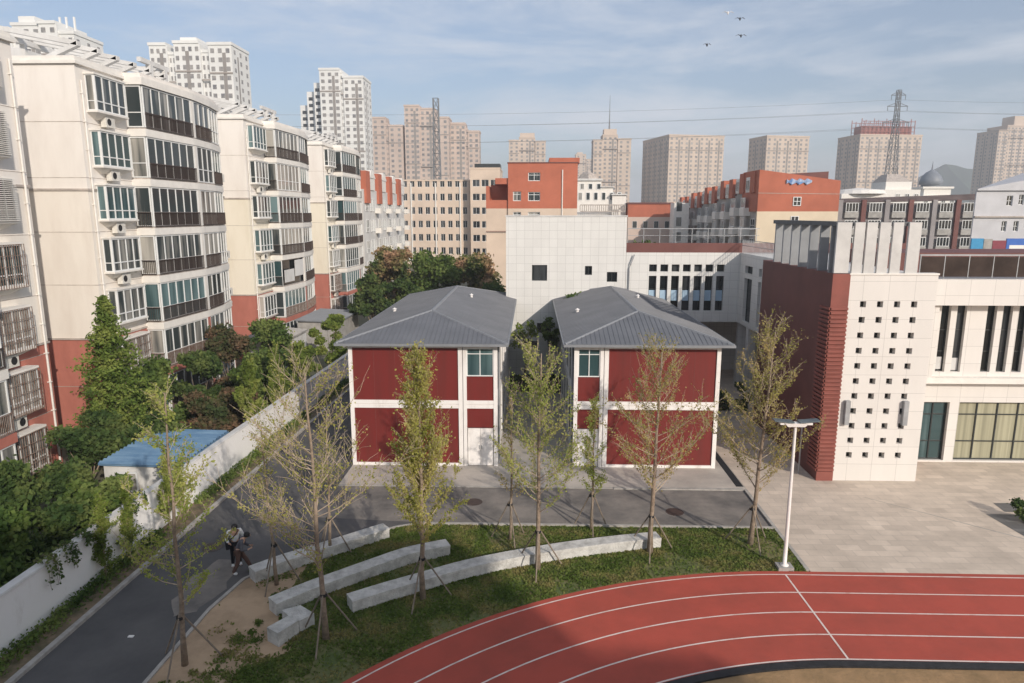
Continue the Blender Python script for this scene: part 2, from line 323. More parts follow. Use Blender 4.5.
# ------------------------------------------------------------------ ground, roads, paving
def kerb_x(y): return -14.48 + (y - 17.3) * 0.028
def wall_x(y): return kerb_x(y) - 1.25
kind(sheet('ground', [(-2500, -400), (2500, -400), (2500, 3500), (-2500, 3500)], -0.06, M_ground), 'structure')
def struct(o): return kind(o, 'structure')
struct(sheet('road', [(kerb_x(-10), -10), (-10.9, -10), (-10.9, 14), (-10.7, 20.5), (-10.35, 22.4), (-9.2, 23.9), (-7.4, 25.6), (-5.6, 26.75), (-4.9, 27.08), (10.25, 27.08), (10.25, 31.25), (-9.35, 31.25), (-9.35, 60), (kerb_x(60), 60)], 0.0, M_asph))
struct(sheet('cross_road_patch', [(-9.2, 27.6), (-4, 27.2), (10.1, 27.2), (10.1, 31.1), (-9.3, 31.1), (-10.4, 29.6)], 0.004, M_asphd))
struct(sheet('pale_road_patch', [(-11.55 - .75 * math.cos(i * .3) - .12 * math.sin(i * 2.1), 22.0 + 1.9 * math.sin(i * .3) + .1 * math.cos(i * 1.7)) for i in range(21)], 0.006, M_asphd))
struct(MB().prism([(-9.35, 31.25), (10.35, 31.25), (10.35, 56), (-9.35, 56)], -0.05, 0.03).build('pavement', M_pave))
struct(MB().prism([(10.35, 23.52), (70, 23.52), (70, 60), (10.35, 60)], -0.05, 0.035).build('plaza_paving', M_plaza))
struct(sheet('dark_paving_patch', [(20.0, 28.7), (20.2, 26.6), (20.6, 24.6), (26, 24.6), (26, 28.72)], 0.042, M_darkpave))
struct(sheet('dark_paving_strip', [(21.1, 29.9), (27, 30.0), (27, 28.98), (20.98, 28.95)], 0.042, M_darkpave))
struct(MB().hexa([(15.5, 30.4, .02), (15.58, 30.35, .02), (22.1, 24.6, .02), (22.0, 24.6, .02), (15.5, 30.4, .040), (15.58, 30.35, .040), (22.1, 24.6, .040), (22.0, 24.6, .040)]).build('paving_joint', M_conc))
# kerbs
mb = MB()
mb.hexa([(kerb_x(-10) - .18, -10, -.05), (kerb_x(-10), -10, -.05), (kerb_x(60), 60, -.05), (kerb_x(60) - .18, 60, -.05), (kerb_x(-10) - .18, -10, .12), (kerb_x(-10), -10, .12), (kerb_x(60), 60, .12), (kerb_x(60) - .18, 60, .12)])
k1 = struct(mb.build('road_kerb', M_kerb))
mb = MB(); mb.box(-4.9, 10.2, 26.96, 27.08, -.05, .11); mb.box(10.2, 10.34, 23.6, 31.1, -.05, .07)
KL = [(-10.9, -5), (-10.9, 14), (-10.7, 20.5), (-10.35, 22.4), (-9.2, 23.9), (-7.4, 25.6), (-5.6, 26.75), (-4.9, 27.02)]
for (a, b) in zip(KL, KL[1:]):
    d = Vector((b[0] - a[0], b[1] - a[1], 0)).normalized(); nn_ = Vector((-d.y, d.x, 0)) * .06
    A_, B_ = Vector((a[0], a[1], 0)), Vector((b[0], b[1], 0))
    mb.hexa([A_ - nn_ + Vector((0, 0, -.05)), A_ + nn_ + Vector((0, 0, -.05)), B_ + nn_ + Vector((0, 0, -.05)), B_ - nn_ + Vector((0, 0, -.05)), A_ - nn_ + Vector((0, 0, .06)), A_ + nn_ + Vector((0, 0, .06)), B_ + nn_ + Vector((0, 0, .06)), B_ - nn_ + Vector((0, 0, .06))])
struct(mb.build('lawn_kerb', M_kerb))
mb = MB(); mb.box(4.0, 10.2, 31.05, 31.25, -.04, .06); mb.box(-9.4, 4.0, 31.12, 31.25, -.04, .034)
struct(mb.build('pavement_kerb', M_kerb))
# drainage slot along the right container building
struct(MB().box(9.95, 10.3, 31.5, 50, 0.02, 0.037).build('drain_channel', M_black))
# verge between kerb and wall
struct(sheet('verge', [(wall_x(-10), -10), (kerb_x(-10) - .1, -10), (kerb_x(60) - .1, 60), (wall_x(60), 60)], 0.02, mat('dark_verge_soil', (0.24, 0.17, 0.11), .95, c2=(0.09, 0.085, 0.045), scale=1.6, bump=.6)))
# soil, lawn
TC = (9.5, 3.5)
def arc(r, a0, a1, n): return [(TC[0] + r * math.cos(a0 + (a1 - a0) * i / n), TC[1] + r * math.sin(a0 + (a1 - a0) * i / n)) for i in range(n + 1)]
RO = 20.0; RI = 14.83
lawn_poly = [(-4.9, 27.0), (10.25, 27.0), (10.25, 3.5 + RO)] + [p for p in arc(RO, math.pi / 2, math.pi + .35, 48)] + [(-10.9, -5)] + KL[1:-1]
struct(sheet('bare_soil', lawn_poly, 0.012, M_soil))
def wob(i): return .35 * math.sin(i * 1.7) + .25 * math.sin(i * 3.1 + 1)
left_edge = [(-8.3, 26.0 - 2.3)] + [(-8.45 + .2 * wob(2), 22.3), (-8.1 + wob(1) * .3, 20.6), (-7.4, 19.6), (-7.3 + wob(4) * .5, 18.5), (-7.9, 17.6), (-8.6, 16.2), (-9.3, 14.8), (-9.0, 12)]
lawn2 = [(-4.9, 26.95), (10.2, 26.95), (10.2, 3.5 + RO)] + arc(RO, math.pi / 2, math.pi - .2, 40) + left_edge[::-1][0:0]
lawn2 = [(-4.9, 26.95), (10.2, 26.95), (10.2, 3.5 + RO)] + arc(RO, math.pi / 2, math.pi - .05, 40) + left_edge[::-1] + [(-7.3, 25.5), (-5.6, 26.6)]
struct(sheet('lawn', lawn2, 0.03, M_lawn))
# running track
def ring(r0, r1, z, name, m, x1=75, th=0.0):
    a = arc(r1, math.pi / 2, math.pi * 1.5, 96); b = arc(r0, math.pi / 2, math.pi * 1.5, 96); mb = MB()
    P0 = [(x1, TC[1] + r1)] + a; P1 = [(x1, TC[1] + r0)] + b
    for k in range(len(P0) - 1):
        if th: mb.hexa([P1[k] + (z - th,), P0[k] + (z - th,), P0[k + 1] + (z - th,), P1[k + 1] + (z - th,), P1[k] + (z,), P0[k] + (z,), P0[k + 1] + (z,), P1[k + 1] + (z,)])
        else: mb.quad(P1[k] + (z,), P0[k] + (z,), P0[k + 1] + (z,), P1[k + 1] + (z,))
    return mb.build(name, m)
struct(ring(RI, RO, 0.042, 'running_track', M_track))
for r_ in (19.76, 18.56, 17.36, 16.14, 14.93):
    struct(ring(r_ - .028, r_ + .028, 0.047, 'lane_line', M_line))
struct(MB().hexa([(9.30, 23.26, .0462), (9.36, 23.26, .0462), (9.46, 18.45, .0462), (9.40, 18.45, .0462), (9.30, 23.26, .0485), (9.36, 23.26, .0485), (9.46, 18.45, .0485), (9.40, 18.45, .0485)]).build('start_line', M_line))
struct(ring(RI - .28, RI, 0.085, 'track_inner_kerb', M_black, th=0.12))
ip = [(75, TC[1] + RI - .28)] + arc(RI - .28, math.pi / 2, math.pi * 1.5, 60) + [(75, TC[1] - RI + .36)]
struct(sheet('infield', ip, 0.03, M_infield))

# ------------------------------------------------------------------ container buildings
def hip_roof(parent, x0, x1, y0, y1, z, xr, ya, yb, zr):
    """hip roof: eaves rectangle, ridge from ya to yb at x=xr; standing seams on every slope"""
    mb = MB(); A, B_, C_, D_ = Vector((x0, y0, z)), Vector((x1, y0, z)), Vector((x1, y1, z)), Vector((x0, y1, z)); P, Q = Vector((xr, ya, zr)), Vector((xr, yb, zr))
    th = Vector((0, 0, .10))
    mb.tri(A, B_, P); mb.quad(B_, C_, Q, P); mb.tri(C_, D_, Q); mb.quad(D_, A, P, Q)
    mb.quad(A, B_, B_ - th, A - th); mb.quad(B_, C_, C_ - th, B_ - th); mb.quad(C_, D_, D_ - th, C_ - th); mb.quad(D_, A, A - th, D_ - th)
    mb.quad(A - th, B_ - th, C_ - th, D_ - th)
    def rib(a, b):
        d = (b - a).normalized(); s_ = d.cross(Vector((0, 0, 1))).normalized() * .022; u = Vector((0, 0, .024))
        mb.hexa([a - s_, a + s_, b + s_, b - s_, a - s_ * .6 + u, a + s_ * .6 + u, b + s_ * .6 + u, b - s_ * .6 + u])
    x = x0 + .15
    while x < x1 - .1:
        t = (x - x0) / (xr - x0) if x < xr else (x1 - x) / (x1 - xr)
        a = Vector((x, y0, z)); b = Vector((x, y0 + (ya - y0) * t, z + (zr - z) * t)); rib(a, b)
        c = Vector((x, y1, z)); e = Vector((x, y1 - (y1 - yb) * t, z + (zr - z) * t)); rib(c, e); x += .24
    y = y0 + .2
    while y < y1 - .1:
        t = min(1, (y - y0) / (ya - y0), (y1 - y) / (y1 - yb))
        for xe in (x0, x1):
            rib(Vector((xe, y, z)), Vector((xe + (xr - xe) * t, y, z + (zr - z) * t)))
        y += .40
    r = mb.build('roof', M_roof, parent)
    up = Vector((0, 0, .05))
    for nm, a, b, rad in (('ridge_cap', P, Q, .13), ('hip_cap', A, P, .09), ('hip_cap', B_, P, .09), ('hip_cap', C_, Q, .09), ('hip_cap', D_, Q, .09)):
        d = (b - a).normalized(); s_ = d.cross(Vector((0, 0, 1))).normalized() * rad; s2 = Vector((0, 0, .03))
        MB().hexa([a - s_ - s2, a + s_ - s2, b + s_ - s2, b - s_ - s2, a - s_ * .35 + up, a + s_ * .35 + up, b + s_ * .35 + up, b - s_ * .35 + up]).build(nm, M_roofcap, r)
    g = MB()
    g.box(x0 - .07, x1 + .07, y0 - .09, y0 - .005, z - .14, z - .02); g.box(x0 - .07, x1 + .07, y1 + .005, y1 + .09, z - .14, z - .02)
    g.box(x0 - .09, x0 - .005, y0, y1, z - .14, z - .02); g.box(x1 + .005, x1 + .09, y0, y1, z - .14, z - .02)
    g.build('gutter', M_roofcap, r)
    rd = MB()
    for (xx, yy, s_) in ((x0 + 1.2, ya + 5, .16), (xr + 1.4, yb - 4, .14)):
        zz = z + (zr - z) * min(1, (xx - x0) / (xr - x0) if xx < xr else (x1 - xx) / (x1 - xr))
        rd.lathe((xx, yy, zz), [(s_ * .6, -.02), (s_ * .6, .15), (s_, .17), (0.01, .26)], 10)
    rd.build('roof_vent', M_wframe, r)
    return r
def container(x0, x1, mirror, label):
    y0, y1 = 33.9, 54.0; z1 = 6.45; zm = (3.14, 3.56)
    t = thing('container_building', label, 'building', ((x0 + x1) / 2, y0, 0.03), group='two storey container buildings')
    X = (lambda a: x0 + a) if not mirror else (lambda a: x1 - a)
    def bx(mb, a, b, ya, yb, z0_, z1_): lo, hi = sorted((X(a), X(b))); mb.box(lo, hi, ya, yb, z0_, z1_)
    W = x1 - x0
    # columns on the front: outer, double in the middle, outer
    for a, b in ((0, .2), (5.62, 5.84), (5.87, 6.05), (W - .2, W)):
        mb = MB(); bx(mb, a, b, y0, y0 + .2, .03, z1); mb.build('corner_post', M_wframe, t)
    mb = MB()
    for za, zb in ((.03, .17), (zm[0], zm[0] + .19), (zm[1] - .19, zm[1]), (z1 - .14, z1)):
        bx(mb, .2, 5.62, y0 + .015, y0 + .19, za, zb)
        if za > .1: bx(mb, 6.05, W - .2, y0 + .015, y0 + .19, za, zb)
    bx(mb, .2, 5.62, y0 + .06, y0 + .16, zm[0] + .19, zm[1] - .19); bx(mb, 6.05, W - .2, y0 + .06, y0 + .16, zm[0] + .19, zm[1] - .19)
    mb.build('floor_beam', M_wframe, t)
    for za, zb in ((.17, zm[0]), (zm[1], z1 - .14)):
        mb = MB(); bx(mb, .2, 5.62, y0 + .07, y0 + .14, za, zb)
        k = 0; a = .2
        mb.build('red_wall_panel', M_redpanel, t)
        seams = MB()
        for k in range(1, 5): bx(seams, .2 + k * 5.42 / 5 - .006, .2 + k * 5.42 / 5 + .006, y0 + .064, y0 + .072, za, zb)
        seams.build('panel_joint', M_redwall, t)
    mb = MB(); bx(mb, 6.05, W - .2, y0 + .07, y0 + .14, zm[1], 4.82); mb.build('red_wall_panel', M_redpanel, t)
    mb = MB(); bx(mb, 6.05, W - .2, y0 + .07, y0 + .14, 2.1, zm[0]); mb.build('red_wall_panel', M_redpanel, t)
    lo, hi = sorted((X(6.05), X(W - .2))); B = Basis((0, y0 + .12, 0), (1, 0, 0), (0, -1, 0))
    window(t, B, lo, hi, 4.84, z1 - .15, 0, 2, [.80], .05, .07, M_plastic, M_glass2)
    # double white door
    d = MB(); m_ = (lo + hi) / 2
    for a, b in ((lo + .03, m_ - .008), (m_ + .008, hi - .03)): 
        d.ub(B, a, b, .05, 2.06, 0, .05); d.ub(B, a + .12, b - .12, .3, 1.0, .05, .058); d.ub(B, a + .12, b - .12, 1.15, 1.9, .05, .058)
    dd = d.build('door', M_wframe, t); MB().ub(B, m_ - .07, m_ - .04, .95, 1.15, .05, .10).ub(B, m_ + .04, m_ + .07, .95, 1.15, .05, .10).build('handle', M_steel, dd)
    MB().box(x0 + .22, x1 - .22, y0 + .2, y1 - .1, .03, z1 - .02).build('core_wall', M_steel if False else mat('grey_inner_panel', (0.40, 0.41, 0.42), .6), t)
    # long sides: posts, beams and windows
    for sx, xx in ((-1, x0), (1, x1)):
        Bs = Basis((xx, 0, 0), (0, 1, 0), (sx, 0, 0)); nmod = 7; st = (y1 - y0) / nmod
        for k in range(nmod + 1):
            yy = y0 + k * st
            if k == 0: continue
            a, b = sorted((xx, xx - sx * .2)); MB().box(a, b, yy - .11, yy + .11, .03, z1).build('corner_post', M_wframe, t)
        mb = MB()
        for za, zb in ((.03, .17), zm, (z1 - .14, z1)):
            for k in range(nmod): a, b = sorted((xx - sx * .02, xx - sx * .18)); mb.box(a, b, y0 + k * st + (.2 if k == 0 else .11), y0 + (k + 1) * st - .11, za, zb)
        mb.build('floor_beam', M_wframe, t)
        for fl, (za, zb) in enumerate(((.17, zm[0]), (zm[1], z1 - .14))):
            for k in range(nmod):
                ya_, yb_ = y0 + k * st + .15, y0 + (k + 1) * st - .11
                inner = (sx == 1) != mirror
                if inner:      # the glazed corridor side
                    window(t, Bs, ya_, yb_, za + (.02), zb - .02, -.16, 3, [.42, .82], .05, .06, M_dframe, M_glass2)
                else:
                    MB().ub(Bs, ya_ - .04, yb_, za, zb, -.2, -.12).build('red_wall_panel', M_redpanel, t)
                    window(t, Bs, ya_ + .7, yb_ - .7, za + 1.0, zb - .5, -.12, 2, None, .05, .05)
    # downpipes on the front corner
    MB().tube([(X(W - .0) + (.06 if not mirror else -.06), y0 + .3, .1), (X(W) + (.06 if not mirror else -.06), y0 + .3, z1)], .045, 8).build('downpipe', M_roofcap, t)
    hip_roof(t, x0 - .5, x1 + .5, y0 - .4, y1 + .6, 6.62, (x0 + x1) / 2, 37.6, 50.7, 7.72)
    sf = MB(); sf.box(x0 - .35, x1 + .35, y0 - .28, y1 + .4, 6.45, 6.50); sf.build('soffit', M_roofcap, t)
    return t
container(-9.35, -1.72, False, 'left red two storey container building, glazed bay and white door on its right side')
container(2.18, 9.55, True, 'right red two storey container building, glazed bay and white door on its left side')

# ------------------------------------------------------------------ boundary wall
def boundary_wall():
    t = thing('boundary_wall', 'long whitewashed stained boundary wall between the road and the apartment gardens', 'wall', (wall_x(20), 20, 0))
    mb = MB(); ys = [-8, 0, 8, 14, 20, 26, 32, 38, 44, 50, 56]; H_ = 1.85
    for a, b in zip(ys, ys[1:]):
        xa, xb = wall_x(a), wall_x(b)
        mb.hexa([(xa - .24, a, -.05), (xa, a, -.05), (xb, b, -.05), (xb - .24, b, -.05), (xa - .24, a, H_), (xa, a, H_), (xb, b, H_), (xb - .24, b, H_)])
    mb.build('wall_body', M_bwall, t)
    mb = MB()
    for a, b in zip(ys, ys[1:]):
        xa, xb = wall_x(a), wall_x(b)
        mb.hexa([(xa - .29, a, H_), (xa + .05, a, H_), (xb + .05, b, H_), (xb - .29, b, H_), (xa - .27, a, H_ + .07), (xa + .03, a, H_ + .07), (xb + .03, b, H_ + .07), (xb - .27, b, H_ + .07)])
    mb.build('coping', M_white, t)
boundary_wall()

# ------------------------------------------------------------------ apartment blocks on the left
FH = 3.0; NF = 7; XF = -24.8
def apartment(y0, y1, label, mirror=False, seed=0, depth=13, grilles=0.15, detail=True, low=5.9, midm=None):
    rnd = random.Random(seed); Lg = y1 - y0
    t = thing('apartment_building', label, 'building', (XF, y0, 0), group='cream apartment blocks on the left')
    Htot = FH * NF
    B = Basis((XF, y0, 0), (0, 1, 0), (1, 0, 0)) if not mirror else Basis((XF, y1, 0), (0, -1, 0), (1, 0, 0))
    zs = [(-.05, low, M_salmon), (low, 14.4, midm or M_yellow), (14.4, Htot, M_cream)]
    for za, zb, m in zs: MB().box(XF - depth, XF, y0, y1, za, zb).build('wall', m, t)
    mb = MB(); mb.box(XF - depth - .15, XF + .18, y0 - .15, y1 + .15, Htot, Htot + .16); mb.box(XF - depth, XF + .05, y0, y0 + .2, Htot + .16, Htot + .42); mb.box(XF - .2, XF + .05, y0 + .2, y1, Htot + .16, Htot + .42)
    mb.build('roof_slab', M_trimw, t)
    for zz, h in ((14.4, .12), (low, .10)): MB().box(XF - depth - .06, XF + .07, y0 - .07, y1 + .07, zz - h, zz).build('string_course', M_trimd, t)
    mb = MB()
    for k in range(1, NF):
        if abs(3 * k - low) > .5: mb.box(XF - depth, XF + .01, y0 - .012, y1 + .012, 3 * k - .02, 3 * k + .01)
    mb.build('wall_joint', M_trimd, t)
    # corner downpipe with brackets
    mb = MB(); p = B.p(.32, 0, .09); mb.tube([(p.x, p.y, .2), (p.x, p.y, Htot - .8)], .055, 6)
    for k in range(1, 14): mb.box(p.x - .09, p.x + .07, p.y - .08, p.y + .08, k * 1.5, k * 1.5 + .05)
    mb.build('downpipe', M_trimw, t)
    poly = [(4.5, 0), (4.5, 1.05), (9.9, 1.35), (10.3, 1.33), (13.2, 1.05), (15.7, .5), (15.7, 0)]
    poly = [(a * Lg / 17.0, b) for a, b in poly]
    bk = [(a, b) for a, b in poly]
    def P3(q, z, e=0.0): return B.p(q[0], z, q[1] + e)
    def slab(za, zb, e, nm, m):
        pts = []
        for i, (a, b) in enumerate(bk):
            aa = a + (-e if i < 2 else (e if i >= len(bk) - 2 else 0)); bb = b + (e if b > 0 else 0)
            v = B.p(aa, 0, bb); pts.append((v.x, v.y))
        return MB().prism(pts, za, zb).build(nm, m, t)
    for k in range(NF):
        z = FH * k; red = z < low - 1
        wm = M_salmon if red else ((midm or M_yellow) if z < 12 else M_cream)
        # projecting bay window with sloping sill block
        z0_, z1_ = z + .68, z + 2.6
        ba, bb_ = (1.75, 4.0) if mirror else (.75, 3.6)
        mb = MB()
        MB().ub(B, ba - .08, bb_ + .08, z1_, z1_ + .10, 0, .62).build('bay_roof', M_trimw, t)
        mb.hexa([B.p(ba + .5, z0_ - .42, 0), B.p(bb_ - .5, z0_ - .42, 0), B.p(bb_ - .5, z0_ - .42, .05), B.p(ba + .5, z0_ - .42, .05), B.p(ba - .05, z0_ - .1, 0), B.p(bb_ + .05, z0_ - .1, 0), B.p(bb_ + .05, z0_ - .1, .6), B.p(ba - .05, z0_ - .1, .6)])
        mb.ub(B, ba - .08, bb_ + .08, z0_ - .1, z0_, 0, .62)
        mb.build('bay_sill', M_trimw if not red else M_trimd, t)
        gm = rnd.choice([M_glass, M_glass, M_glass2])
        w_ = window(t, B, ba, bb_, z0_, z1_, .5, 4, [.27], .075, .07, M_plastic if rnd.random() > .12 else M_dframe, gm, 'bay_window')
        for ua, sgn in ((ba, -1), (bb_, 1)):
            Bs = Basis(B.p(ua, 0, 0), B.n, B.u * sgn)
            window(t, Bs, .02, .5, z0_, z1_, -.05, 1, [.27], .06, .06, M_plastic, gm, 'bay_side_window')
        if rnd.random() < grilles + (0.3 if z < 6 else 0):
            g = MB()
            for i in range(16): u = ba - .05 + (bb_ - ba + .1) * i / 15; g.ub(B, u - .012, u + .012, z0_ - .1, z1_, .66, .69)
            for zz in np.linspace(z0_ - .1, z1_, 5): g.ub(B, ba - .05, bb_ + .05, zz - .012, zz + .012, .655, .695)
            g.build('security_grille', M_grille, t)
        if mirror and z > 11:
            g = MB()
            for i in range(22): zz = z0_ + (z1_ - z0_) * i / 22; g.ub(B, ba, bb_, zz, zz + .035, .60, .72)
            g.build('louvre_shutter', M_trimw, t)
        ac_unit(t, B, ba + .9, z - .12 + .02, .12) if (rnd.random() < .75 and k > 0) else None
        # balcony ring: slab edges then glazing on each side of the polygon
        slab(z - .32, z + .12, .10, 'balcony_slab', M_trimw if not red else M_salmon)
        slab(z + .12, z + .20, .03, 'balcony_ledge', M_trimd)
        slab(z + .20, z + FH - .36, -.25, 'balcony_inner', M_glassd)
        opn = (seed == 2 and k == 2)
        for i in range(len(bk) - 1):
            a, b = bk[i], bk[i + 1]
            if i == 5: continue
            v0, v1 = P3(a, 0), P3(b, 0); d = (v1 - v0); ln = d.length
            nrm = Vector((d.y, -d.x, 0)) if not mirror else Vector((-d.y, d.x, 0))
            if nrm.dot(B.n) < -1e-6 or (abs(nrm.dot(B.n)) < 1e-6 and nrm.dot(B.u) > 0): nrm = -nrm
            Bi = Basis(v0, d, nrm)
            if i == 2:
                MB().ub(Bi, 0, ln, z + .2, z + FH - .32, -.1, .06).build('balcony_pier', wm if red else M_trimw, t); continue
            cols = 1 if i == 0 else (6 if i == 1 else 3)
            if opn and i == 1:
                c = MB().ub(Bi, .3, ln * .5, z + .5, z + 1.7, .02, .05).build('hanging_laundry', M_white, t)
                MB().ub(Bi, ln * .55, ln - .2, z + .9, z + 2.5, .0, .03).build('awning_sheet', M_white, t)
            else:
                fm = M_plastic if (rnd.random() > .10 or i == 1) else M_dframe
                window(t, Bi, .03, ln - .03, z + .22, z + FH - .34, -.02, cols, [.36], .07, .07, fm, rnd.choice([M_glass, M_glass, M_glass2]), 'balcony_window')
            if rnd.random() < .8: railing(t, Bi, .05, ln - .05, z + .22, z + 1.12, .09, .11, M_rail if not red else M_grille)
        if rnd.random() < .35: ac_unit(t, B, poly[-1][0] + .15, z + .5, .0)
    slab(Htot - .3, Htot + .14, .16, 'balcony_roof', M_trimw)
    slab(Htot + .14, Htot + .40, .02, 'parapet', M_cream)
    # roof pergola: posts, long beam, sloping fins
    g = MB(); xa, xb = XF - 2.2, XF - 7.5; ya, yb = y0 + 2.5, y0 + Lg * .80
    for y in (yb, yb - 1.9): g.box(xa - .18, xa + .18, y - .18, y + .18, Htot + .16, Htot + 2.3)
    for y in np.linspace(ya, yb, 5): g.box(xb + .9, xb + 1.2, y - .12, y + .12, Htot + .16, Htot + 2.2)
    g.box(xa - .14, xa + .14, yb - 3.2, yb + .6, Htot + 2.3, Htot + 2.6); g.box(xb + .9, xb + 1.2, ya - .3, yb + .6, Htot + 2.2, Htot + 2.5); g.box(xb + 1.2, xa - .14, yb - .2, yb + .1, Htot + 2.3, Htot + 2.58)
    for y in np.arange(ya, yb - .5, 1.9):
        def arm(p, q, h=.26, w_=.34): g.hexa([(p[0], y, p[1]), (p[0], y + w_, p[1]), (q[0], y + w_, q[1]), (q[0], y, q[1]), (p[0], y, p[1] + h), (p[0], y + w_, p[1] + h), (q[0], y + w_, q[1] + h), (q[0], y, q[1] + h)])
        arm((XF - 6.5, Htot + 2.5), (XF - 1.3, Htot + 1.5)); arm((XF - 1.35, Htot + 1.48), (XF - 4.6, Htot + .18))
    g.build('roof_pergola', M_white, t)
    h = MB(); h.box(XF - 10, XF - 7.8, y0 + Lg * .4, y0 + Lg * .7, Htot + .16, Htot + 2.4); h.build('stair_head', M_white, t)
    return t
apartment(17.2, 33.75, 'cream block at the left picture edge with rusty window cages and a red base', mirror=True, seed=1, grilles=.6, midm=M_cream2, low=6.6)
apartment(38.35, 55.4, 'large cream apartment block behind the tall conifer, nearest with a full end wall', seed=5, midm=M_cream2)
apartment(60.3, 76.8, 'middle cream apartment block with laundry on an open balcony', seed=2, grilles=.1)
apartment(82.6, 99.6, 'farthest cream apartment block next to the red roofed white block', seed=9, grilles=.1)

# generic flat building facing the camera (-Y), opening rows given in local metres
def block(name, label, cat, x0, x1, y0, y1, z1, m, wins, wd=0.12, fm=None, gm=None, cols=2, rows=None, side=None, group=None, parapet=.35, base=None, rot=0, z0=-.05):
    t = thing(name, label, cat, (x0, y0, 0), group=group)
    B = Basis((x0, y0, 0), (1, 0, 0), (0, -1, 0)); W = x1 - x0
    MB().holes(B, 0, W, z0, z1, [tuple(w_) for w_ in wins], wd + .0).build('front_wall', m, t)
    MB().box(x0, x1, y0 + wd, y1, z0, z1).build('wall', m, t)
    if parapet:
        g = MB(); g.box(x0 - .08, x1 + .08, y0 - .08, y0 + .22, z1, z1 + parapet); g.box(x0 - .08, x0 + .22, y0 + .22, y1, z1, z1 + parapet); g.box(x1 - .22, x1 + .08, y0 + .22, y1, z1, z1 + parapet); g.build('parapet', m, t)
    for k, w_ in enumerate(wins[:100]): window(t, B, w_[0], w_[1], w_[2], w_[3], -wd + .005, cols, rows, .07, .05, fm or M_plastic, gm or M_glassd)
    if len(wins) > 100:
        g = MB()
        for w_ in wins[100:]: g.ub(B, w_[0], w_[1], w_[2], w_[3], -wd + .005, -wd + .03)
        kind(g.build('window_row', gm or M_glassd, t), 'stuff')
    return t, B

